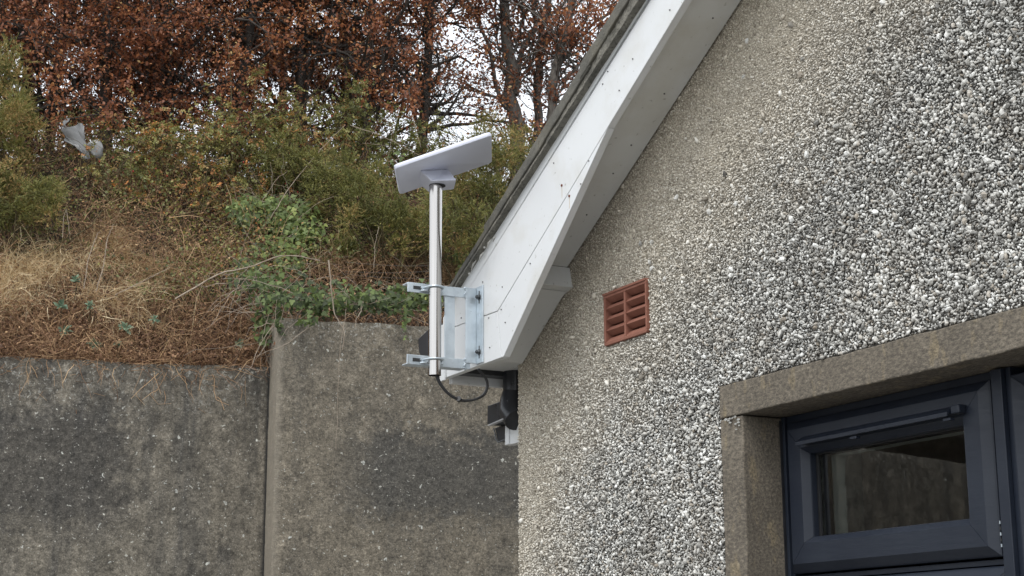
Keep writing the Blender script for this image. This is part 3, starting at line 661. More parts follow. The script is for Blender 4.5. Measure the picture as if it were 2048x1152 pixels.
# the room behind
a = MB()
a.box(IX0 + 0.022, IX0 + 0.034, 0.172, 0.305, IZ0, IZ1); a.build('window_reveal', M['plaster'], win)
a = MB()
for b in ((0.31, 5, 3.5, 3.52, 0.2, 2.5), (0.305, 0.32, 0.31, 3.5, 0.2, 2.5), (5, 5.02, 0.31, 3.5, 0.2, 2.5), (0.31, 5, 0.31, 3.5, 2.40, 2.42), (0.31, 5, 0.31, 3.5, 0.18, 0.2)): a.box(*b)
a.build('room_lining', M['room'], house)

# ------------------------------------------------------------ bracket, mast, dish, cable
def thing_local(name, base, label, cat, group=None):
    o = empty(name, tuple(L2W(base)), HOUSE_ROT); tag(o, label, cat, group); return o
BB = np.array([0.08, -0.17, 2.37])
br = thing_local('wall_bracket', BB, 'galvanised angle-iron bracket bolted to the white eaves board, holding the steel mast', 'bracket')
XA = 0.0765; pt = -0.1702
a = MB(BB); a.prism_y([(XA - .004, 2.391), (XA, 2.391), (XA, 2.609), (XA - .004, 2.609)], -0.207, pt - .0045)
a.build('web', M['galv'], br, bevel=0.0012)
a = MB(BB); a.box(XA - .0035, 0.118, pt - .0042, pt - .0004, 2.389, 2.611); a.build('back_plate', M['galv'], br, bevel=0.0012)
for (z, s) in ((2.593, 1), (2.388, -1)):
    a = MB(BB)
    a.box(XA - .0085, XA - .0045, -0.385, -0.190, z - .014, z + .014)
    zt = z + .014 if s > 0 else z - .014
    a.box(XA - .040, XA - .0085, -0.385, -0.207, min(zt, zt - s * .004), max(zt, zt - s * .004))
    ar = a.build('arm', M['galv'], br, bevel=0.0012)
    a = MB(BB); a.box(XA - .0046, XA - .0038, -0.368, -0.338, z - .005, z + .005); a.build('slot', M['seam'], ar)
    a = MB(BB); pts = [(XA - .004 + .003 * math.sin(q * 2.1), -0.208 + .002 * math.cos(q * 3), z - .016 + q * .004) for q in range(9)]
    a.tube(pts, 0.0034, 7); wd = a.build('weld', M['galv'], ar); smooth_angle(wd)
a = MB(BB); a.box(XA - .0130, XA - .0090, -0.268, -0.237, 2.386, 2.592); a.build('brace', M['galv'], br, bevel=0.001)
PXc, PYc, PR = 0.0965, -0.318, 0.0180
# tune the mast centre so that its axis lies on the surveyed line
PYc = X(870.3, 560, PXc)[1]
for z in (2.593, 2.388):
    a = MB(BB); r = PR + .0045; arc = []
    arc += [(XA - .020, PYc + r + .006, z)]
    arc += [(XA, PYc + r + .005, z)]
    for q in np.linspace(70, -70, 9): arc.append((PXc + r * math.cos(R_(q)), PYc + r * math.sin(R_(q)), z))
    arc += [(XA, PYc - r - .005, z), (XA - .020, PYc - r - .006, z)]
    a.tube(arc, 0.0032, 8); ub = a.build('u_bolt', M['galv'], br); smooth_angle(ub)
    a = MB(BB)
    outer = [(XA + .001, PYc - .036), (XA + .010, PYc - .030), (XA + .012, PYc - .019), (XA + .006, PYc - .012), (XA + .003, PYc), (XA + .006, PYc + .012), (XA + .012, PYc + .019), (XA + .010, PYc + .030), (XA + .001, PYc + .036), (XA - .002, PYc + .030), (XA - .002, PYc - .030)]
    n_ = len(outer); a.add([(p[0], p[1], z - .010) for p in outer] + [(p[0], p[1], z - .006) for p in outer], [tuple(range(n_)), tuple(range(2 * n_ - 1, n_ - 1, -1))] + [(i, i + n_, (i + 1) % n_ + n_, (i + 1) % n_) for i in range(n_)])
    a.build('saddle_clamp', M['galv'], br, bevel=0.0006)
    for yy in (PYc + PR + .0105, PYc - PR - .0105):
        a = MB(BB); a.tube([(XA - .0035, yy, z), (XA + .0035, yy, z)], 0.0062, 6); a.build('nut', M['galv'], br)
for z in (2.579, 2.421):
    a = MB(BB); a.tube([(0.096, pt - .0045, z), (0.096, pt - .0055, z)], 0.0095, 16)
    a.tube([(0.096, pt - .0055, z), (0.096, pt - .0125, z)], 0.0068, 6); a.tube([(0.096, pt - .0125, z), (0.096, pt - .016, z)], 0.0036, 8)
    a.build('coach_bolt', m_simple('dull_bolt', (0.12, 0.125, 0.13), 0.4, 0.9), br)
    a = MB(BB); a.box(0.0935, 0.0985, pt - .0046, pt - .0041, z - .018, z + .018); a.build('slot', M['seam'], br)

ZT = X(872, 373, PXc)[2]; ZB = X(870, 751, PXc)[2]
MBs = np.array([PXc, PYc, ZB])
mast = thing_local('mast', MBs, 'upright brushed stainless steel tube clamped to the bracket, carrying the dish', 'mast')
a = MB(MBs); N_ = 40
ri_ = PR - .0016; zs = [(PR, ZB), (PR, ZT + .03)]
vs = []; fs = []
for (r, z) in ((PR, ZB), (PR, ZT + .006), (ri_, ZT + .006), (ri_, ZB)):
    vs += [(PXc + r * math.cos(2 * math.pi * k / N_), PYc + r * math.sin(2 * math.pi * k / N_), z) for k in range(N_)]
for j in range(4): fs += [(j * N_ + k, j * N_ + (k + 1) % N_, ((j + 1) % 4) * N_ + (k + 1) % N_, ((j + 1) % 4) * N_ + k) for k in range(N_)]
a.add(vs, fs); tb = a.build('tube', M['steel'], mast); smooth_angle(tb)
mwp = L2W((PXc, PYc, ZT))

# dish pose from the survey, brought to the mast's distance
DS = 0.958
dc = CAM + (np.array([-0.198, 4.697, 3.011]) - CAM) * DS
e1 = np.array([0.94, 0.013, 0.341]); e1 /= np.linalg.norm(e1)
e2 = np.array([-0.010, 1.0, -0.009]); e2 -= e1 * (e1 @ e2); e2 /= np.linalg.norm(e2); e3 = np.cross(e1, e2)
LW, LH, LT = 0.2985 * DS, 0.259 * DS, 0.0135
dish = empty('satellite_dish', tuple(L2W((PXc, PYc, ZT - .0)))); tag(dish, 'flat pale grey satellite internet dish tilted on top of the steel mast', 'satellite dish')
org = L2W((PXc, PYc, ZT - .0))
def rrect(w_, h_, r, n_=6):
    pts = []
    for (sx, sy, a0) in ((1, 1, 0), (-1, 1, 90), (-1, -1, 180), (1, -1, 270)):
        for k in range(n_ + 1):
            q = R_(a0 + 90 * k / n_); pts.append((sx * (w_ / 2 - r) + r * math.cos(q), sy * (h_ / 2 - r) + r * math.sin(q)))
    return pts
a = MB(org); vs = []; layers = [(0.0000, 0.003), (0.0012, 0.0008), (0.004, 0), (LT - .003, 0), (LT - .001, 0.001), (LT, 0.003)]
for (h_, ins) in layers:
    for (u, v_) in rrect(LW - 2 * ins, LH - 2 * ins, 0.011): vs.append(dc + e1 * u + e2 * v_ + e3 * h_)
n_ = len(vs) // len(layers)
fs = [tuple(range(n_))[::-1], tuple(range(len(vs) - n_, len(vs)))]
for j in range(len(layers) - 1): fs += [(j * n_ + k, j * n_ + (k + 1) % n_, (j + 1) * n_ + (k + 1) % n_, (j + 1) * n_ + k) for k in range(n_)]
a.add(vs, fs); pn = a.build('panel', M['dish'], dish); smooth_angle(pn, 30)
def on_dish(x, y):
    r = ray(x, y); t = ((dc - CAM) @ e3) / (r @ e3); return CAM + r * t
def on_z(x, y, z):
    r = ray(x, y); t = (z - CAM[2]) / r[2]; return CAM + r * t
zb = org[2] + 0.004
tfl, tfr = on_dish(840, 341), on_dish(897, 339)
bfl, bfr, bbr, bbl = on_z(862, 362, zb), on_z(913, 360, zb), on_z(911, 368, zb), on_z(857, 384, zb)
tbl = on_dish(839, 369); tbr = tfr + (tbl - tfl) * 0.9
lift = e3 * 0.0005
# open block with a socket for the mast
bmk = bmesh.new()
vb = [bmk.verts.new(tuple(p - org)) for p in (bfl, bfr, bbr + (bbr - bfr) * 1.3, bbl, tfl + lift, tfr + lift, tbr + lift, tbl + lift)]
for f in [(0, 3, 2, 1), (4, 5, 6, 7), (0, 1, 5, 4), (1, 2, 6, 5), (2, 3, 7, 6), (3, 0, 4, 7)]: bmk.faces.new([vb[i] for i in f])
bmesh.ops.recalc_face_normals(bmk, faces=bmk.faces)
me = bpy.data.meshes.new('mast_socket'); bmk.to_mesh(me); bmk.free()
link_mesh('mast_socket', me, M['dish'], dish, bevel=0.003)
a = MB(org); a.tube([org + np.array([0.004, 0.003, .0022]), org + np.array([0.004, 0.003, .0036])], 0.0235, 28); a.build('socket_mouth', M['seam'], dish)

# cable from the foot of the mast up behind the eaves box
CBb = np.array([PXc, PYc, ZB])
cb = thing_local('cable', CBb, 'black cable looping from the foot of the mast up under the eaves', 'cable')
for k, off in enumerate((0.0, 0.0055)):
    raw = [(873, 735), (877, 757), (887, 775), (903, 791), (925, 800), (948, 799), (966, 789), (974, 772), (971, 757), (962, 746), (956, 738)]
    P = []
    for i, (x, y) in enumerate(raw):
        f = i / (len(raw) - 1); lx = PXc * (1 - f) + 0.12 * f
        q = X(x - (k * 2.5 if i < 6 else -1.5 * k), y + (k * 1.5 if 3 < i < 8 else 0), lx); P.append(q)
    P = np.array(P); tt = np.linspace(0, len(P) - 1, 60); out = []
    for t_i in tt:
        i = min(int(t_i), len(P) - 2); f = t_i - i; p0, p1, p2, p3 = P[max(i - 1, 0)], P[i], P[i + 1], P[min(i + 2, len(P) - 1)]
        out.append(0.5 * ((2 * p1) + (-p0 + p2) * f + (2 * p0 - 5 * p1 + 4 * p2 - p3) * f * f + (-p0 + 3 * p1 - 3 * p2 + p3) * f ** 3))
    a = MB(CBb); a.tube(out, 0.0030, 10); o = a.build('strand', M['cable'], cb); smooth_angle(o)
q = X(918, 799, PXc * .65 + .12 * .35); a = MB(CBb); a.tube([q + np.array([0.004, -.004, 0.002]), q + np.array([-0.003, .003, -.001])], 0.0075, 10); a.build('cable_tie', M['cable'], cb)

# ------------------------------------------------------------ retaining wall
zl_ = B(300, 722, 0.32)[2]
def ret_depth():
    lo_, hi_ = 0.05, 1.5
    for _ in range(40):
        m_ = (lo_ + hi_) / 2
        if B(541, 850, m_)[0] > 0: lo_ = m_       # not yet reached x2=0
        else: hi_ = m_
    return (lo_ + hi_) / 2
RD = ret_depth()
if RD < 0.1 or RD > 1.0: RD = 0.3
ZLW = B(300, 722, RD)[2]
print('retaining', RD, ZR, ZLW)
def wall_mesh(name, prof_top, x0, x1, yf, label, mat, thick=0.45):
    root = empty(name, tuple(O2), BANK_ROT); tag(root, label, 'wall', 'sections of the concrete retaining wall')
    xs = np.arange(x0, x1 + 1e-6, 0.035); zs_ = np.concatenate([np.linspace(0, 1.8, 8)[:-1], np.arange(1.8, 9, 0.04)])
    vs = []; nx = len(xs); rows = []
    ztops = [prof_top(x) + 0.010 * mnoise.noise(Vector((x * 6, yf, 0))) + 0.006 * mnoise.noise(Vector((x * 25, yf, 3))) for x in xs]
    nz = int((ZR - 0.0) / 0.05)
    tz = np.concatenate([np.linspace(0, 0.45, 5)[:-1], np.linspace(0.45, 1.0, 44)])
    for j, t_z in enumerate(tz):
        for i, x in enumerate(xs):
            z = t_z * ztops[i]; p = Vector((x, yf, z))
            d = 0.006 * mnoise.noise(p * 3) + 0.003 * mnoise.noise(p * 14)
            rnd = 0.012 * max(0, (z - (ztops[i] - 0.03)) / 0.03) ** 2
            xe = x
            if i == 0 and name == 'retaining_wall' : xe = x + 0.004 * mnoise.noise(Vector((3, z * 12, 1)))
            vs.append((xe, yf + d + rnd, z))
    base = len(vs)
    for i, x in enumerate(xs): vs.append((x, yf + 0.15, ztops[i] + 0.004 * mnoise.noise(Vector((x * 9, 1, 2)))))
    for i, x in enumerate(xs): vs.append((x, yf + thick, ztops[i]))
    nr = len(tz); fs = []
    for j in range(nr - 1):
        for i in range(nx - 1): a_ = j * nx + i; fs.append((a_, a_ + 1, a_ + nx + 1, a_ + nx))
    for i in range(nx - 1):
        a_ = (nr - 1) * nx + i; fs.append((a_, a_ + 1, base + i + 1, base + i)); fs.append((base + i, base + i + 1, base + nx + i + 1, base + nx + i))
    # left end (the return)
    ring_ = [j * nx for j in range(nr)]
    yb = len(vs)
    zret = max(0.3, 0)
    for j in range(nr):
        z = vs[ring_[j]][2]; vs.append((x0 + 0.003 * mnoise.noise(Vector((1, z * 8, 5))), yf + thick, min(z, ztops[0])))
    for j in range(nr - 1): fs.append((ring_[j + 1], yb + j + 1, yb + j, ring_[j]))
    fs.append((ring_[-1], base, base + nx, yb + nr - 1))
    m_ = MB(); m_.add(vs, fs); o = m_.build('concrete_face', mat, root, smooth=True); smooth_angle(o, 50)
    return root
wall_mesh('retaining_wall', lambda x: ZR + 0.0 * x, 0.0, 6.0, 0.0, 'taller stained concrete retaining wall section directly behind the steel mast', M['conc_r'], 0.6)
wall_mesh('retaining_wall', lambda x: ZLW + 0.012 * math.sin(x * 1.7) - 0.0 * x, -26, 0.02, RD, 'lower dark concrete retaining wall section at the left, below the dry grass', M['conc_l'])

# ------------------------------------------------------------ bank terrain
TAN = 0.84; YT = 2.15
def bank_h(x, y):
    x = np.asarray(x, float); y = np.asarray(y, float)
    top = np.where(x > 0, ZR, ZLW); k = np.clip((x + 0.25) / 0.5, 0, 1); top = ZLW + (ZR - ZLW) * k
    y0 = 0.42
    h_ = top - 0.06 + np.clip(y - y0, 0, YT - y0) * TAN * (1.0 + (5.06 - top - (YT - y0) * TAN) / ((YT - y0) * TAN))
    bump = 0.05 * np.sin(x * 3.1 + y * 2) + 0.04 * np.sin(x * 7.3 - y * 5 + 1) + 0.03 * np.sin(x * 13 + 2 * y)
    return h_ + bump * np.clip((y - y0) * 2, 0, 1)
xs = np.concatenate([np.linspace(-40, -5, 40)[:-1], np.arange(-5, 6, 0.12), np.linspace(6, 30, 25)]); ys = np.concatenate([[RD * 0 + 0.20], np.arange(0.42, 3.6, 0.12), [5, 8, 15, 40, 90]])
GX, GY = np.meshgrid(xs, ys); GZ = bank_h(GX, np.maximum(GY, 0.42)); GZ[GY < 0.4] -= 0.1
yy_fix = np.where((GX < 0) & (GY < 0.7), GY + RD, GY)
V = np.stack([GX, np.where(GY < 0.8, yy_fix, GY), GZ], -1).reshape(-1, 3)
nx, ny = len(xs), len(ys); I = np.arange(nx * ny).reshape(ny, nx)
Fc = np.stack([I[:-1, :-1], I[:-1, 1:], I[1:, 1:], I[1:, :-1]], -1).reshape(-1, 4)
bank = np_mesh('bank', V, Fc, M['soil']); bank.location = tuple(O2); bank.rotation_euler = (0, 0, BANK_ROT)
tag(bank, 'steep overgrown earth bank above the retaining wall', kind='structure')

# ------------------------------------------------------------ vegetation tools (all in the bank frame)
def norm(v): return v / (np.linalg.norm(v, axis=-1, keepdims=True) + 1e-9)
T_RHOMB = (np.array([(0, 0, 0), (-.30, .42, .06), (0, 1, 0), (.30, .42, .06)]), np.array([(0, 2, 1), (0, 3, 2)]))
T_OVATE = (np.array([(0, 0, 0), (-.27, .25, .05), (-.30, .58, .06), (0, 1, -.04), (.30, .58, .06), (.27, .25, .05)]), np.array([(0, 2, 1), (0, 3, 2), (0, 4, 3), (0, 5, 4)]))
_iv = [(0, 0.0), (-.32, -.02), (-.46, .30), (-.25, .42), (-.22, .66), (0, 1.0), (.22, .66), (.25, .42), (.46, .30), (.32, -.02)]
T_IVY = (np.array([(p[0], p[1], .06 * abs(p[0])) for p in _iv]), np.array([(0, i + 1, i) for i in range(1, 9)]))
T_NEEDLE = (np.array([(-.05, 0, 0), (.05, 0, 0), (0, 1, 0)]), np.array([(0, 1, 2)]))
def leaves(name, P, D, Nn_, L, mat, parent, tone, tmpl=T_RHOMB, wid=1.0, kind=None):
    D = norm(D); S = norm(np.cross(D, Nn_)); Nn2 = np.cross(S, D); tv_, tf = tmpl
    L = np.broadcast_to(np.asarray(L, float), (len(P),))
    V = P[:, None] + L[:, None, None] * (tv_[None, :, 0:1] * wid * S[:, None] + tv_[None, :, 1:2] * D[:, None] + tv_[None, :, 2:3] * Nn2[:, None])
    k = len(tv_); Fc = (tf[None] + (np.arange(len(P)) * k)[:, None, None]).reshape(-1, 3)
    o = np_mesh(name, V.reshape(-1, 3), Fc, mat, parent, tone=np.repeat(tone, k))
    if kind: tag(o, kind=kind)
    return o
def tubes(name, P, Rr, mat, parent, sides=3, tone=None, kind=None):
    """P (n,k,3), Rr (n,k)"""
    n_, k, _ = P.shape; T = norm(np.gradient(P, axis=1)); ref = norm(rng.normal(size=(n_, 1, 3)))
    S = norm(np.cross(T, ref)); U = np.cross(T, S)
    ang = np.arange(sides) * 2 * math.pi / sides
    V = P[:, :, None] + Rr[:, :, None, None] * (np.cos(ang)[None, None, :, None] * S[:, :, None] + np.sin(ang)[None, None, :, None] * U[:, :, None])
    base = (np.arange(n_) * k * sides)[:, None, None] + (np.arange(k - 1) * sides)[None, :, None]; j = np.arange(sides)[None, None]; j2 = (j + 1) % sides
    Fc = np.stack([base + j, base + j2, base + sides + j2, base + sides + j], -1).reshape(-1, 4)
    o = np_mesh(name, V.reshape(-1, 3), Fc, mat, parent, tone=None if tone is None else np.repeat(tone, k * sides), smooth=sides > 4)
    if kind: tag(o, kind=kind)
    return o
def ribbons(name, P, Wd, mat, parent, tone, kind=None):
    n_, k, _ = P.shape; T = norm(np.gradient(P, axis=1)); ref = norm(rng.normal(size=(n_, 1, 3)) * [1, .35, 1])
    S = norm(np.cross(T, ref)); V = np.stack([P - S * Wd[:, :, None] / 2, P + S * Wd[:, :, None] / 2], 2)
    base = (np.arange(n_) * k * 2)[:, None] + (np.arange(k - 1) * 2)[None]
    Fc = np.stack([base, base + 1, base + 3, base + 2], -1).reshape(-1, 4)
    o = np_mesh(name, V.reshape(-1, 3), Fc, mat, parent, tone=np.repeat(tone, k * 2))
    if kind: tag(o, kind=kind)
    return o
def sway(P0, D, L, k=5, curl=0.3, droop=0.0):
    n_ = len(P0); D = norm(D); out = np.zeros((n_, k, 3)); out[:, 0] = P0; d = D.copy(); w1 = rng.normal(size=(n_, 3)) * curl
    for i in range(1, k):
        d = norm(d + w1 / k + rng.normal(size=(n_, 3)) * curl * 0.45 + np.array([0, 0, -droop / k])); out[:, i] = out[:, i - 1] + d * (np.asarray(L) / (k - 1)).reshape(-1, 1)
    return out
def clump(P, s, seed):
    r = np.random.default_rng(seed); Kc = r.normal(size=(7, 3)) * s; p = r.uniform(0, 6.28, 7)
    return sum(np.sin(P @ Kc[i] + p[i]) for i in range(7)) / 7 * 1.8
def veg_root(name, x, y, label, cat, group=None, z=None):
    z = float(bank_h(x, y)) if z is None else z
    w_ = B2W(np.array([x, y, z]))[0]; o = empty(name, tuple(w_), BANK_ROT); tag(o, label, cat, group); return o, np.array([x, y, z])
def seed_on(x, z, spread=0.0):
    """y2 at which the bank reaches height z at x"""
    ys_ = np.linspace(0.42, YT, 80); h_ = bank_h(np.full(80, x), ys_); return float(np.interp(z, h_, ys_))

# ---- copper beeches along the top of the bank
def beech(x, y, h_, sp_, nl, seed, label, trunk_r=0.05, dens=0.0, gap=None, low=0.0, mat='bark_dark', lean=0.0):
    global rng
    rng = np.random.default_rng(seed)
    root, o = veg_root('copper_beech', x, y, label, 'tree', 'copper beeches along the top of the bank')
    tr = sway(np.zeros((1, 3)), np.array([[lean, 0, 1.0]]), h_, 8, 0.10)
    tubes('trunk', tr, np.linspace(trunk_r, trunk_r * .35, 8)[None], M[mat], root, 8)
    n1 = 58; f = rng.uniform(0.04 + low, 0.97, n1); ii = f * 7; i0 = np.minimum(ii.astype(int), 6); st = tr[0][i0] + (tr[0][i0 + 1] - tr[0][i0]) * (ii - i0)[:, None]
    az = rng.uniform(0, 6.28, n1); el = rng.uniform(0.1, 0.9, n1); D = np.stack([np.cos(az) * np.cos(el), np.sin(az) * np.cos(el), np.sin(el)], 1)
    b1 = sway(st, D, sp_ * rng.uniform(0.6, 1.15, n1) * (1 - 0.45 * f), 6, 0.45); tubes('limb', b1, np.linspace(.017, .006, 6)[None] * (1.2 - f[:, None] * .5), M['bark_dark'], root, 4)
    n2 = 300; i1 = rng.integers(0, n1, n2); j1 = rng.integers(1, 6, n2); D = norm(b1[i1, j1] - b1[i1, j1 - 1]) + rng.normal(size=(n2, 3)) * .75
    b2 = sway(b1[i1, j1], D, rng.uniform(.25, .6, n2), 5, 0.6); b2_o = tubes('branch', b2, np.tile(np.linspace(.0055, .002, 5), (n2, 1)), M['bark_dark'], root, 3); tag(b2_o, kind='stuff')
    n3 = 1500; i2 = rng.integers(0, n2, n3); j2 = rng.integers(1, 5, n3); D = norm(b2[i2, j2] - b2[i2, j2 - 1]) + rng.normal(size=(n3, 3)) * .9
    b3 = sway(b2[i2, j2], D, rng.uniform(.10, .30, n3), 4, 0.6); b3_o = ribbons('twig', b3, np.tile(np.linspace(.0042, .002, 4), (n3, 1)), M['bark_dark'], root, np.zeros(n3)); tag(b3_o, kind='stuff')
    keep = clump(b3[:, 2], 3.2, seed + 5) > dens
    b3k = b3[keep]
    i3 = rng.integers(0, len(b3k), nl); j3 = rng.integers(0, 4, nl); P = b3k[i3, j3] + rng.normal(size=(nl, 3)) * .022
    if gap is not None: P = P[gap(P + o)]
    nl = len(P); D = rng.normal(size=(nl, 3)) + [0, 0, -.35]; Nn_ = rng.normal(size=(nl, 3)) * .7 + [0, -.35, .7]
    tone = np.clip(0.52 + 0.17 * clump(P, 1.6, seed + 9) + rng.normal(0, .20, nl), 0, 1)
    leaves('leaf_canopy', P, D, Nn_, rng.uniform(.016, .036, nl), M['beech'], root, tone, T_RHOMB, 1.15, 'stuff')
    return root
def x_at(px, y): return B(px, 250, y)[0]
labs = ['copper beech at the far left edge, rising behind the gorse bush', 'copper beech above and behind the torn white plastic', 'copper beech with a thin dark trunk, right of the torn plastic',
        'copper beech behind the tall rose stems, left of centre', 'copper beech with bright sky gaps above the ivy clump', 'copper beech between the rose thicket and the steel mast',
        'copper beech just left of and above the satellite dish', 'sparse copper beech directly above the satellite dish', 'low dense copper beech of the back row at the far left', 'back row copper beech behind the middle of the bank', 'back row copper beech behind the arching dog roses', 'back row copper beech behind the satellite dish']
spec = [(-20, 2.7, -.3), (100, 2.9, -.4), (215, 2.6, -.35), (340, 2.8, -.6), (470, 2.7, -.5), (600, 2.9, -.5), (730, 2.7, -.4), (830, 2.9, .0), (60, 3.9, -.5), (330, 3.9, -.5), (560, 3.9, -.4), (700, 3.7, -.5)]
for k, (px, y, dens) in enumerate(spec):
    beech(x_at(px, y), y, 3.5 + 0.3 * (k % 3), 1.15 if k not in (7, 10) else .75, (31000 if k < 7 else 11000) if k < 8 else 19000, 100 + k, labs[k], 0.035 + .008 * (k % 3), dens, low=0.0)
# ---- the bare-stemmed trees on the right
def stemtree(name, paths, y, nl, seed, label, sigma=0.10):
    global rng
    rng = np.random.default_rng(seed)
    b0 = B(*paths[0][0][:2], y); root, o = veg_root(name, b0[0], y, label, 'tree', 'multi-stemmed beeches at the right of the bank')
    allp = []
    for j, (pts, r0, r1) in enumerate(zip([p[:-2] for p in paths], [p[-2] for p in paths], [p[-1] for p in paths])):
        Q = np.array([B(a_, b_, y + (0.12 * math.sin(j * 2.3) * i / 3)) - o for i, (a_, b_) in enumerate(pts)])
        if j == 0: Q = np.vstack([[0, 0, -.1], Q])
        tt = np.linspace(0, len(Q) - 1, 14); P = np.stack([np.interp(tt, range(len(Q)), Q[:, c_]) for c_ in range(3)], 1)
        P[1:-1] += rng.normal(size=(12, 3)) * .012
        tubes('trunk' if j == 0 else 'limb', P[None], np.linspace(r0, r1, 14)[None], M['bark'], root, 9); allp.append(P)
    A = np.concatenate(allp)
    n2 = 90; i = rng.integers(2, len(A), n2); D = rng.normal(size=(n2, 3)) * [1, 1, .6] + [0, 0, .9]
    b2 = sway(A[i], D, rng.uniform(.25, .9, n2), 6, 0.5); tag(tubes('branch', b2, np.linspace(.007, .002, 6)[None] * rng.uniform(.6, 1.5, (n2, 1)), M['bark'], root, 4), kind='stuff')
    n3 = 380; i2 = rng.integers(0, n2, n3); j2 = rng.integers(1, 6, n3); D = norm(b2[i2, j2] - b2[i2, j2 - 1]) + rng.normal(size=(n3, 3)) * .9
    b3 = sway(b2[i2, j2], D, rng.uniform(.08, .28, n3), 4, 0.6); tag(tubes('twig', b3, np.tile(np.linspace(.0022, .001, 4), (n3, 1)), M['bark_dark'], root, 3), kind='stuff')
    keep = clump(b3[:, 2], 4.5, seed) > -0.05
    b3 = b3[keep]; m1 = int(nl * .5); i3 = rng.integers(0, len(b3), m1); P1 = b3[i3, rng.integers(0, 4, m1)] + rng.normal(size=(m1, 3)) * .03
    P2 = A[rng.integers(0, len(A), nl - m1)] + rng.normal(size=(nl - m1, 3)) * sigma; P2 = P2[clump(P2, 5, seed + 3) > 0.25]
    P = np.concatenate([P1, P2]); n_ = len(P); tone = np.clip(0.42 + .15 * clump(P, 2, seed) + rng.normal(0, .18, n_), 0, 1)
    leaves('leaf_canopy', P, rng.normal(size=(n_, 3)) + [0, 0, -.3], rng.normal(size=(n_, 3)) * .7 + [0, -.3, .7], rng.uniform(.024, .042, n_), M['beech'], root, tone, T_RHOMB, 1.1, 'stuff')
stemtree('beech_tree', [[(1036, 285), (1030, 210), (1024, 150), (1010, 80), (1012, 0), (1016, -160), .066, .034],
                        [(1032, 190), (1040, 110), (1066, 60), (1090, 20), (1130, -60), (1180, -200), .026, .012],
                        [(1030, 240), (1003, 200), (985, 140), (962, 60), (930, -20), (900, -120), .020, .008],
                        [(1018, 130), (1042, 60), (1045, 0), (1060, -120), .014, .007],
                        [(1010, 150), (998, 90), (990, 30), (985, -60), .010, .006]], 2.9, 3000, 301, 'beech tree with bare grey forking stems between the dish and the roof verge')
stemtree('beech_tree', [[(1072, 300), (1074, 210), (1078, 130), (1085, 60), (1098, 0), (1105, -160), .042, .022],
                        [(1075, 200), (1060, 120), (1070, 60), (1064, 0), (1050, -120), .015, .008],
                        [(1078, 140), (1092, 70), (1120, 20), (1160, -40), .014, .007]], 3.2, 2600, 302, 'slender beech tree standing between the forked beech and the rust-leaved one')
stemtree('beech_tree', [[(1100, 300), (1104, 200), (1112, 130), (1126, 60), (1150, 0), (1170, -120), .044, .024],
                        [(1108, 180), (1130, 110), (1165, 65), (1230, 18), (1300, -30), .018, .009],
                        [(1104, 220), (1128, 170), (1160, 130), (1200, 100), .013, .007]], 2.7, 7500, 303, 'rust-leaved beech tree closest to the sloping roof verge', 0.13)
rng = np.random.default_rng(42)

# ---- chain-link fence behind the bushes
fx0, fx1, fy = -4.2, 3.2, 2.35; fz0 = 4.95; fh = 1.15
fo_w = B2W(np.array([fx0, fy, fz0]))[0]; fence = empty('chain_link_fence', tuple(fo_w), BANK_ROT)
tag(fence, 'rusty chain-link fence along the top of the bank, seen against the sky', 'fence')
cw = 0.055; nzz = int(fh / (cw / 2)) + 1; cols = np.arange(0, fx1 - fx0, cw)
P = np.zeros((len(cols) * 2, nzz, 3))
for s_ in (0, 1):
    for i in range(nzz):
        P[s_ * len(cols):(s_ + 1) * len(cols), i, 0] = cols + ((i + s_) % 2) * cw / 2 * (1 if s_ == 0 else 1) + 0.004 * math.sin(i)
        P[s_ * len(cols):(s_ + 1) * len(cols), i, 2] = i * cw / 2; P[s_ * len(cols):(s_ + 1) * len(cols), i, 1] = 0.02 * math.sin(i * .4) + 0.0015 * s_
tag(tubes('wire_mesh', P, np.full(P.shape[:2], .0011), M['wire_old'], fence, 3), kind='stuff')
for xx in (0.45,):
    a = MB(); a.tube([(xx, 0.03, -.5), (xx, 0.03, fh + .05)], 0.016, 8); a.build('post', M['post'], fence)
# strands of wire low on the bank
p0 = B(690, 525, .62); ws = empty('wire_fence', tuple(B2W(p0)[0]), BANK_ROT); tag(ws, 'three loose strands of plain wire stretched above the wall, left of the mast', 'fence')
for (ya, yb_) in ((524, 531), (543, 541), (548, 556)):
    A_, B_ = B(690, ya, .62) - p0, B(880, yb_, .60) - p0; a = MB(); tt = np.linspace(0, 1, 9); a.tube([A_ + (B_ - A_) * f + np.array([0, 0, -.012 * math.sin(3.14 * f)]) for f in tt], .0012, 5); a.build('wire', M['wire_old'], ws)
a = MB(); q = B(880, 500, .6) - p0; a.tube([q, q + np.array([0, 0, -.35])], .012, 7); a.build('post', M['post'], ws)

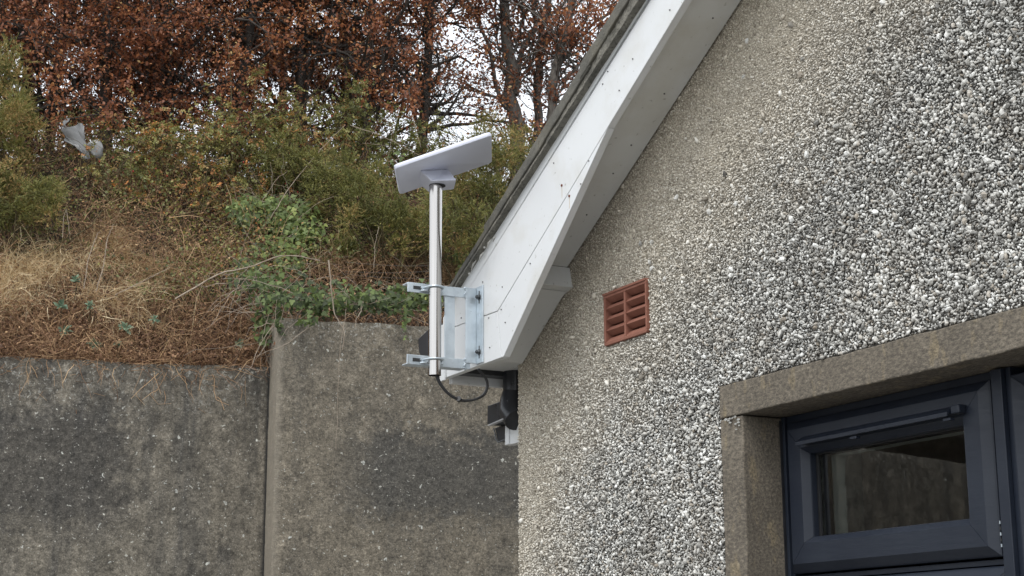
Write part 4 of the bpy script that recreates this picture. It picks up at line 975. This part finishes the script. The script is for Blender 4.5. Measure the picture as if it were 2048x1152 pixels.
# ---- gorse bushes
def gorse(px, py, rx, rz, n_b, seed, label, brown=0.0, y=None):
    global rng
    rng = np.random.default_rng(seed); c_ = B(px, py, 1.2); yy = y if y is not None else seed_on(c_[0], min(c_[2], 4.9)); c_ = B(px, py, max(.3, yy - .18))
    root, o = veg_root('gorse_bush', c_[0], c_[1] + .1, label, 'bush', 'gorse bushes growing on the bank'); ctr = c_ - o
    ns = 26; D = rng.normal(size=(ns, 3)) * [1, .6, .5] + [0, -.2, .9]
    st = sway(np.tile(ctr * 0.0 + [0, 0, -.05], (ns, 1)) + rng.normal(size=(ns, 3)) * [.08, .05, 0], D + norm(ctr[None]) * .6, rng.uniform(.3, .6, ns), 6, .4)
    tubes('stem', st, np.tile(np.linspace(.008, .003, 6), (ns, 1)), M['stem'], root, 4, kind='stuff')
    # sub-mounds
    nm = 34; mc = ctr + np.clip(rng.normal(size=(nm, 3)), -1.3, 1.3) * [rx * .62, .15, rz * .6]; mr = rng.uniform(.18, .36, nm) * min(rx, rz); mt = rng.normal(0, .20, nm); mt[rng.random(nm) < .22] = .40
    k = rng.integers(0, nm, n_b); d = norm(rng.normal(size=(n_b, 3)) + [0, -.45, .35]); P0 = mc[k] + d * mr[k][:, None] * rng.uniform(.45, 1.02, (n_b, 1))
    D = d + rng.normal(size=(n_b, 3)) * .5 + [0, -.1, .25]
    br_ = sway(P0, D, rng.uniform(.04, .085, n_b), 4, .3); tubes('shoot', br_[:, ::3], np.tile([.0022, .0012], (n_b, 1)), M['gorse'], root, 3, tone=np.clip(.35 + rng.normal(0, .1, n_b) + brown * .4, 0, 1), kind='stuff')
    nn = 16; f = rng.uniform(0, 2.99, (n_b, nn)); i0 = f.astype(int); ar = np.arange(n_b)[:, None]; P = br_[ar, i0] + (br_[ar, i0 + 1] - br_[ar, i0]) * (f - i0)[..., None]
    Dn = norm(br_[:, 3] - br_[:, 0])[:, None] * .9 + rng.normal(size=(n_b, nn, 3)) * .6
    br_tone = np.clip(mt[k] + .50 + .20 * clump(P0, 5, seed) + brown * (rng.random(n_b) < .6) * .42 + rng.normal(0, .10, n_b) - .25 * (rng.random(n_b) < .15), 0, 1)
    tone = np.clip(br_tone[:, None] + rng.normal(0, .10, (n_b, nn)), 0, 1).ravel(); P = P.reshape(-1, 3); Dn = Dn.reshape(-1, 3)
    leaves('needles', P, Dn, rng.normal(size=P.shape), rng.uniform(.010, .020, len(P)), M['gorse'], root, tone, T_NEEDLE, 2.4, 'stuff')
gorse(-5, 170, .22, .26, 1300, 401, 'olive gorse bush cut by the left edge, upper of two beside the plastic', .35, 1.9)
gorse(5, 265, .24, .20, 1500, 402, 'yellowing gorse bush directly left of the torn white plastic', .5, 1.7)
gorse(30, 395, .27, .20, 1700, 403, 'green gorse bush low at the left, above the pale dry grass', .0, 1.25)
gorse(690, 380, .26, .22, 1400, 404, 'green gorse bush just left of the dish, right of the ivy', .02, 1.35)
gorse(780, 450, .36, .24, 2000, 405, 'broad green gorse bush directly behind the mast', .02, 1.1)
gorse(950, 360, .30, .26, 1700, 406, 'gorse bush under the right end of the dish', .08, 1.5)
gorse(1000, 290, .22, .20, 1100, 407, 'small bright gorse bush right of the dish, under the bare trees', .08, 2.0)
gorse(915, 470, .26, .20, 1100, 408, 'brown-tinged gorse bush between the mast and the roof verge', .25, .95)
gorse(600, 345, .30, .20, 900, 409, 'dark sparse gorse bush above the ivy clump', .05, 1.7)
rng = np.random.default_rng(43)

# ---- dog-rose thickets with hips
def rose(px, py, w_, h_, ns, nl, seed, label, tone0=.45):
    global rng
    rng = np.random.default_rng(seed); c_ = B(px, py, 1.3); yy = seed_on(c_[0], min(c_[2], 4.9)); c_ = B(px, py, yy - .05)
    root, o = veg_root('dog_rose', c_[0], c_[1], label, 'bush', 'dog roses scrambling over the bank'); b = c_ - o
    P0 = b + rng.normal(size=(ns, 3)) * [w_ * .45, .10, .06]; D = rng.normal(size=(ns, 3)) * [.7, .35, .2] + [0, -.18, 1]
    st = sway(P0, D, rng.uniform(.5, 1.0, ns) * h_, 9, .35, .5); tag(tubes('stem', st, np.tile(np.linspace(.0036, .0012, 9), (ns, 1)), M['stem'], root, 4), kind='stuff')
    n2 = ns * 7; i = rng.integers(0, ns, n2); j = rng.integers(2, 9, n2); s2 = sway(st[i, j], rng.normal(size=(n2, 3)) + [0, -.1, .3], rng.uniform(.08, .26, n2), 5, .5); tag(tubes('side_shoot', s2, np.tile(np.linspace(.0017, .0008, 5), (n2, 1)), M['stem'], root, 3), kind='stuff')
    nf = nl // 5; i = rng.integers(0, n2, nf); P = s2[i, rng.integers(1, 5, nf)]; ax = norm(rng.normal(size=(nf, 3)) + [0, -.3, .1]); Nn_ = norm(rng.normal(size=(nf, 3)) * .6 + [0, -.4, .8]); S = norm(np.cross(ax, Nn_))
    PP = []; DD = []
    for q in range(5):
        f = (q // 2) * .016; sd_ = (q % 2) * 2 - 1
        PP.append(P + ax * f); DD.append(ax * .5 + S * sd_ if q < 4 else ax)
    PP = np.stack(PP, 1).reshape(-1, 3); DD = np.stack(DD, 1).reshape(-1, 3); NN = np.repeat(Nn_, 5, 0) + rng.normal(size=(nf * 5, 3)) * .2
    tone = np.repeat(np.clip(tone0 + .16 * clump(P, 3, seed) + rng.normal(0, .14, nf), 0, 1), 5)
    leaves('leaflets', PP, DD, NN, rng.uniform(.012, .024, len(PP)), M['rose'], root, tone, T_RHOMB, 1.3, 'stuff')
    for q in range(9):
        p = s2[rng.integers(0, n2), 4]; hp_ = MB(); hp_.add([tuple(p + ICO_V[k] * [.006, .006, .0085]) for k in range(12)], [tuple(int(v) for v in f) for f in ICO_F]); hp_.build('rose_hip', M['hip'], root, smooth=True)
rose(350, 335, .42, .45, 24, 3800, 501, 'dog rose with red hips right of the torn plastic', .62)
rose(480, 330, .34, .72, 28, 5600, 502, 'tallest dog rose, its stems reaching up against the beech leaves', .5)
rose(600, 330, .34, .62, 26, 4600, 503, 'dog rose with arching stems right of the tallest one', .48)
rose(730, 285, .34, .42, 20, 3400, 504, 'dog rose arching out just above and left of the dish', .52)
rose(420, 430, .36, .35, 18, 2600, 505, 'low browning dog rose left of the ivy clump', .72)
rose(560, 400, .40, .4, 18, 3200, 506, 'low tangled dog rose growing out of the ivy clump', .45)
rose(830, 330, .3, .4, 14, 2000, 507, 'small dog rose half hidden behind the dish', .5)
rose(250, 400, .34, .35, 14, 1500, 508, 'thin rust-tinged dog rose below the torn plastic', .68)
rng = np.random.default_rng(44)

# ---- ivy
def ivy(label, spots, seed, t0=.46):
    global rng
    rng = np.random.default_rng(seed); px, py = spots[0][:2]; c_ = B(px, py, .5)
    o = np.array([c_[0], max(.3, seed_on(c_[0], c_[2])), c_[2]]); root = empty('ivy', tuple(B2W(o)[0]), BANK_ROT); tag(root, label, 'ivy', 'ivy on the bank and wall')
    PP, TT = [], []
    for (x, y, rx, rz, n_, yo) in spots:
        yb_ = yo if yo is not None else seed_on(B(x, y, .8)[0], B(x, y, .8)[2]) - .18
        cc = B(x, y, yb_); q = rng.normal(size=(n_, 3)) * .5; q = q / np.maximum(1, np.linalg.norm(q, axis=1, keepdims=True) / 1.1)
        P = cc + q * [rx, .10, rz]; P[:, 1] += -.05 + .55 * (P[:, 2] - cc[2]) * (0 if yo is not None else 1) - .06 * clump(P * [1, 0, 1], 9, seed)
        if yo is not None: P[:, 1] = np.where(P[:, 2] < (ZR if cc[0] > 0 else ZLW), np.minimum(P[:, 1], -.012 if cc[0] > -.02 else RD - .012), P[:, 1])
        PP.append(P); TT.append(np.full(n_, .5))
    P = np.concatenate(PP) - o; n_ = len(P); Nn_ = rng.normal(size=(n_, 3)) * .38 + [0.05, -.85, .55]; D = rng.normal(size=(n_, 3)) * [.8, .2, .5] + [0, -.15, -.8]
    tone = np.clip(t0 + .22 * clump(P, 5, seed + 1) + rng.normal(0, .20, n_), 0, 1)
    leaves('ivy_leaves', P, D, Nn_, rng.uniform(.016, .042, n_), M['ivy'], root, tone, T_IVY, 1.0, 'stuff')
    ns = 60; i = rng.integers(0, n_, ns); st = sway(P[i] + [0, .02, 0], rng.normal(size=(ns, 3)) * [1, .15, .6] + [0, 0, -.3], rng.uniform(.15, .5, ns), 7, .5); tag(tubes('vine', st, np.tile(np.linspace(.0022, .001, 7), (ns, 1)), M['twig'], root, 3), kind='stuff')
ivy('big pale green ivy clump in the middle of the bank', [(550, 435, .26, .16, 1200, None), (500, 420, .14, .12, 200, None), (600, 470, .18, .10, 240, None), (545, 500, .20, .10, 160, None)], 601)
ivy('ivy hanging over the corner of the taller retaining wall', [(540, 595, .13, .16, 170, .34), (525, 650, .06, .12, 70, RD - .05), (548, 660, .03, .07, 24, RD - .1), (500, 570, .14, .12, 90, .45)], 602, .32)
ivy('dark ivy fringe trailing over the top of the wall left of the mast', [(620, 608, .24, .07, 260, .06), (720, 606, .28, .06, 300, .06), (810, 604, .18, .08, 200, .06), (660, 585, .3, .06, 110, .22), (585, 575, .15, .08, 70, .3), (800, 585, .2, .06, 90, .2), (805, 655, .02, .09, 16, .0), (610, 650, .05, .03, 30, .02), (850, 590, .12, .08, 120, .1), (880, 595, .12, .06, 110, .1)], 603, .22)
ivy('sprigs of fresh ivy among the bracken below the ivy clump', [(500, 540, .10, .10, 120, None), (580, 540, .12, .06, 80, None), (800, 330, .1, .1, 30, None), (700, 500, .1, .06, 30, None), (900, 520, .1, .07, 90, None), (920, 545, .06, .05, 40, None)], 604)
rng = np.random.default_rng(45)

# ---- dead bracken, bramble litter and dry grass cover the bank
root, o = veg_root('dead_bracken', -1.5, .6, 'red-brown dead bracken and bramble litter covering the bank', 'bracken'); root['kind'] = 'stuff'
def bank_pts(n_, x0, x1, lift, y0=.42, y1=2.3):
    x = rng.uniform(x0, x1, n_); y = y0 + (y1 - y0) * rng.random(n_) ** 1.15; y = np.where(x < 0, np.maximum(y, RD + .05), y); z = bank_h(x, y); h_ = rng.random(n_) * lift
    return np.stack([x, y - h_ * .55, z + h_ * .75], 1)
P = bank_pts(60000, -3.6, 2.4, .24); edge = bank_pts(22000, -3.6, .1, .16, RD + .02, RD + .45); edge2 = bank_pts(7000, 0, 2.0, .14, .1, .5)
P = np.concatenate([P, edge, edge2]); n_ = len(P)
Xp, Yp = proj(B2W(P))
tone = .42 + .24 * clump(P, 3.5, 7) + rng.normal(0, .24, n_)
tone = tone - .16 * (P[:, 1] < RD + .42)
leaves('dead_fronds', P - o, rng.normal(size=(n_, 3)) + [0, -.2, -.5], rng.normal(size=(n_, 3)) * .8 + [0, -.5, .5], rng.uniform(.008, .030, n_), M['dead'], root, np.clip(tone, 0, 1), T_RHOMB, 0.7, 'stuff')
ns = 14000; P0 = np.concatenate([bank_pts(ns - 7000, -3.6, 2.4, .20), bank_pts(7000, -3.6, .1, .08, RD + .02, RD + .6)]); D = rng.normal(size=(ns, 3)) * [1, .4, .8] + [0, -.25, .35]
st = sway(P0, D, rng.uniform(.08, .34, ns), 5, .8, .8); tone = np.clip(.62 + rng.normal(0, .26, ns), 0, 1); tubes('dead_stems', st - o, np.linspace(.0018, .0009, 5)[None] * rng.uniform(.6, 1.5, (ns, 1)), M['dead'], root, 3, tone=tone, kind='stuff')
# greens mixed through the litter
root, o = veg_root('undergrowth', -.5, 1.2, 'mixed low green and rusty undergrowth over the upper bank', 'undergrowth'); root['kind'] = 'stuff'
P = bank_pts(46000, -3.6, 2.4, .30, .75, 2.4); keep = clump(P * [1, .6, 1], 3.2, 21) + .9 * (P[:, 2] - 4.25) + .45 * np.clip(P[:, 0] + 1.2, -1, .9) > 0.15; P = P[keep]; n_ = len(P)
tone = np.clip(.36 + .24 * clump(P, 4, 8) + rng.normal(0, .16, n_), 0, 1)
leaves('small_leaves', P - o, rng.normal(size=(n_, 3)), rng.normal(size=(n_, 3)) * .6 + [0, -.5, .7], rng.uniform(.012, .026, n_), M['rose'], root, tone, T_RHOMB, 1.3, 'stuff')

def grass(spots, label, seed, L0, L1, lean, t0=.55, cl=0.4):
    global rng
    rng = np.random.default_rng(seed); c_ = B(spots[0][0], spots[0][1], .8); o = np.array([c_[0], seed_on(c_[0], c_[2]), c_[2]]); root = empty('dry_grass', tuple(B2W(o)[0]), BANK_ROT); tag(root, label, 'grass', kind='stuff')
    Ps = []
    for (x, y, rx, rz, n_) in spots:
        cc = B(x, y, .9); yb_ = seed_on(cc[0], cc[2]) - .06; cc = B(x, y, yb_); P = cc + rng.normal(size=(n_, 3)) * [rx * .5, .03, rz * .5]; P[:, 1] = np.clip(.42 + (P[:, 2] - bank_h(P[:, 0], np.full(len(P), .42))) / TAN, RD + .0, 2) - .16 - .10 * rng.random(n_); P[:, 2] += .02; Ps.append(P)
    P = np.concatenate(Ps); P = P[clump(P, 9, seed + 4) + rng.normal(0, .25, len(P)) > -.42]; n_ = len(P)
    tuft = norm(np.stack([clump(P, 6, seed), clump(P, 6, seed + 1) * .3 - .5, clump(P, 6, seed + 2) * .4 + .6], 1))
    D = tuft + rng.normal(size=(n_, 3)) * .60 + lean; st = sway(P, D, rng.uniform(L0, L1, n_), 6, cl, 1.5)
    tone = np.clip(t0 + .26 * clump(P, 8, seed) + rng.normal(0, .26, n_), 0, 1); ribbons('blades', st - o, np.tile([.0028, .0028, .0026, .0022, .0016, .0005], (n_, 1)) * rng.uniform(.6, 1.3, (n_, 1)), M['straw'], root, tone, 'stuff')
grass([(30, 590, .34, .13, 2600), (110, 570, .26, .16, 2300), (190, 600, .28, .14, 1700), (60, 640, .3, .08, 700), (240, 640, .24, .12, 900), (30, 530, .3, .08, 900)], 'pale straw-coloured dry grass over the wall at the far left', 701, .08, .36, [.1, -.25, .5], .74, .7)
grass([(210, 480, .14, .10, 1400), (225, 520, .14, .10, 700), (330, 560, .25, .12, 1500), (400, 500, .34, .2, 1500), (290, 430, .3, .2, 1500), (260, 360, .3, .1, 600)], 'rounded tuft of fine dry grass below the dog roses', 702, .06, .28, [.1, -.2, .35], .46, .75)
grass([(880, 560, .10, .12, 500), (740, 540, .3, .08, 700), (680, 540, .2, .1, 400)], 'brown dry grass and stalks behind the foot of the mast', 703, .08, .2, [.0, -.3, .2], .22, .7)
root, o = veg_root('dead_bracken', -1.2, .9, 'loose tall dry stems standing out of the bank', 'dead stems'); root['kind'] = 'stuff'
ns = 900; P0 = bank_pts(ns, -3.4, 1.2, .05, .45, 1.7); st = sway(P0, rng.normal(size=(ns, 3)) * [.55, .2, .3] + [0, -.25, .9], rng.uniform(.18, .46, ns), 7, .45, .5)
tubes('tall_stems', st - o, np.linspace(.0020, .0009, 7)[None] * rng.uniform(.6, 1.3, (ns, 1)), M['straw'], root, 3, tone=np.clip(rng.normal(.5, .25, ns), 0, 1), kind='stuff')
rng = np.random.default_rng(46)

# ---- single stalks, branches and weeds that stand out
def bough(name, pts, y, r0, r1, label, cat='branch', group='bare stalks standing out on the bank', mat='twig'):
    P = np.array([B(a_, b_, y if not isinstance(y, (list, tuple)) else y[i]) for i, (a_, b_) in enumerate(pts)]); tt = np.linspace(0, len(P) - 1, 22)
    Q = np.stack([np.interp(tt, range(len(P)), P[:, c_]) for c_ in range(3)], 1); Q[1:-1] = (Q[:-2] + Q[1:-1] * 2 + Q[2:]) / 4; Q[1:-1] += rng.normal(size=(20, 3)) * .0016
    root = Q[0].copy(); a = MB(root); a.tube(list(Q), list(np.linspace(r0, r1, 22)), 6); o = a.build(name, M[mat]); o.location = tuple(B2W(root)[0]); o.rotation_euler = (0, 0, BANK_ROT); tag(o, label, cat, group); smooth_angle(o); return o
bough('bare_branch', [(350, 598), (440, 545), (500, 535), (555, 512), (600, 512), (640, 521)], .50, .0050, .0030, 'long pale branch lying across the ivy and litter', 'branch')
bough('dead_stalk', [(657, 520), (662, 570), (668, 630), (690, 660), (685, 700)], -.03, .0045, .0018, 'pale dead stalk hanging over the wall, nearest the ivy clump', 'stalk')
bough('dead_stalk', [(728, 598), (722, 622), (712, 640), (711, 655)], -.03, .0036, .0022, 'short forked pale stalk hanging over the wall top', 'stalk')
bough('vine_runner', [(693, 600), (690, 640), (682, 680), (676, 760), (675, 830), (672, 900)], -.02, .0014, .0010, 'thin vine runner hanging down the wall face left of the mast', 'vine')
bough('dead_stalk', [(168, 578), (176, 520), (190, 480), (199, 462)], .60, .0030, .0016, 'left one of two tall straw stalks by the dry grass tuft', 'stalk', 'pair of straw stalks')
bough('dead_stalk', [(192, 585), (208, 530), (214, 480), (228, 448)], .60, .0034, .0018, 'right one of two tall straw stalks by the dry grass tuft', 'stalk', 'pair of straw stalks')
bough('dead_stalk', [(230, 590), (300, 555), (340, 535)], .55, .0026, .0014, 'straw stalk lying flat right of the dry grass tuft', 'stalk')
bough('dead_stalk', [(748, 535), (750, 490), (758, 453)], .75, .0024, .0016, 'upright thin stalk in front of the broad gorse bush', 'stalk')
bough('dead_stalk', [(968, 425), (972, 445), (977, 462)], .80, .0026, .0018, 'short pale stalk beside the roof verge', 'stalk')
bough('dead_stalk', [(125, 475), (127, 440), (133, 415), (140, 470)], .85, .0022, .0012, 'bent pale stalk under the green gorse bush', 'stalk')
bough('bare_branch', [(270, 290), (300, 268), (360, 270), (410, 255), (445, 268)], 1.9, .0035, .0014, 'arching bare twig beside the torn plastic', 'branch')
bough('bare_branch', [(520, 470), (545, 430), (575, 380), (640, 300), (690, 250)], 1.1, .0034, .0014, 'bare branch leaning up through the dog roses', 'branch')
bough('bare_branch', [(460, 260), (463, 180), (458, 110), (455, 60)], 1.9, .0045, .0022, 'straight upright stem in front of the beech leaves', 'branch', mat='stem')
bough('bare_branch', [(540, 380), (560, 300), (590, 230), (640, 170)], 1.5, .0034, .0014, 'leaning green stem right of the upright one', 'branch', mat='stem')
bough('bare_branch', [(650, 160), (700, 110), (740, 70)], 2.4, .004, .002, 'bare stem reaching up and right across the beech leaves', 'branch', mat='stem')
bough('bare_branch', [(700, 250), (760, 270), (800, 290), (838, 310)], 1.5, .003, .0015, 'bare twig touching the left end of the dish in view', 'branch')
bough('bare_branch', [(825, 230), (832, 262), (842, 295)], 1.6, .003, .0016, 'short forked twig just above the dish', 'branch')
bough('vine_runner', [(490, 728), (505, 738), (525, 742), (540, 735), (541, 710)], RD - .06, .0026, .0014, 'curling pale runner at the inner corner of the walls', 'vine')
for k, (x, y, s) in enumerate([(122, 612, .75), (152, 560, .7), (180, 612, .6), (130, 665, .9), (250, 655, .9), (188, 692, .9), (308, 640, .6), (236, 690, .6), (480, 690, .8)]):
    c_ = B(x, y, RD + .12); n_ = 16; a_ = np.arange(n_) * 2.4; D = np.stack([np.cos(a_), -.5 + 0 * a_, np.sin(a_) * .7 + .25], 1) + rng.normal(size=(n_, 3)) * .15
    root = empty('spurge_weed', tuple(B2W(c_)[0]), BANK_ROT)
    tag(root, ['grey-green weed under the dry grass, upper left', 'grey-green weed in the middle of the pale grass', 'small grey-green weed right of the pale grass', 'grey-green weed low over the left wall', 'wide grey-green weed on the left wall, beneath the straw stalks', 'yellowing weed at the edge of the left wall top', 'lone small green weed in the brown bracken', 'tiny pale weed left of the yellowing one', 'green weed near the corner where the walls meet'][k], 'weed', 'weeds along the wall top')
    leaves('leaves', rng.normal(size=(n_, 3)) * .006, D, np.tile([0, -.8, .6], (n_, 1)) + rng.normal(size=(n_, 3)) * .2, .052 * s * rng.uniform(.7, 1.1, n_), M['weed'], root, rng.random(n_), T_OVATE, .8)
    a = MB(); a.tube([(0, .1, -.09), (.005, .03, -.03), (0, 0, 0)], [.003, .0025, .002], 5); a.build('stem', M['stem'], root)

# ---- torn white plastic caught in the hedge
c_ = B(165, 280, 1.62); root = empty('plastic_sheet', tuple(B2W(c_)[0]), BANK_ROT); tag(root, 'torn grey-white plastic sheet snagged in the bushes at upper left', 'plastic')
outl = [(122, 262), (124, 256), (150, 253), (158, 247), (164, 246), (170, 252), (169, 262), (170, 282), (173, 288), (176, 300), (180, 318), (165, 320), (163, 303), (158, 290), (140, 287), (128, 280), (130, 272)]
outl2 = [(172, 290), (182, 282), (196, 280), (203, 288), (206, 300), (205, 318), (190, 316), (180, 305)]
outl3 = [(125, 244), (133, 236), (140, 237), (138, 243), (131, 248), (128, 254), (123, 254)]
for nm, ol, dz in (('sheet', outl, 0), ('flap', outl2, .03), ('loop', outl3, .01)):
    bm = bmesh.new(); pts = [B(a_, b_, 1.62 + dz) - c_ for (a_, b_) in ol]; f = bm.faces.new([bm.verts.new(tuple(p)) for p in pts]); bmesh.ops.triangulate(bm, faces=[f])
    bmesh.ops.subdivide_edges(bm, edges=bm.edges[:], cuts=3, use_grid_fill=True)
    for v in bm.verts: nv = mnoise.noise_vector(v.co * 14); v.co.y += nv.y * .03 + mnoise.noise(v.co * 40) * .010; v.co.x += nv.x * .006; v.co.z += nv.z * .006
    me = bpy.data.meshes.new(nm); bm.to_mesh(me); bm.free(); o = link_mesh(nm, me, M['bag'], root, smooth=True); sm = o.modifiers.new('thickness', 'SOLIDIFY'); sm.thickness = .0015
print('done')
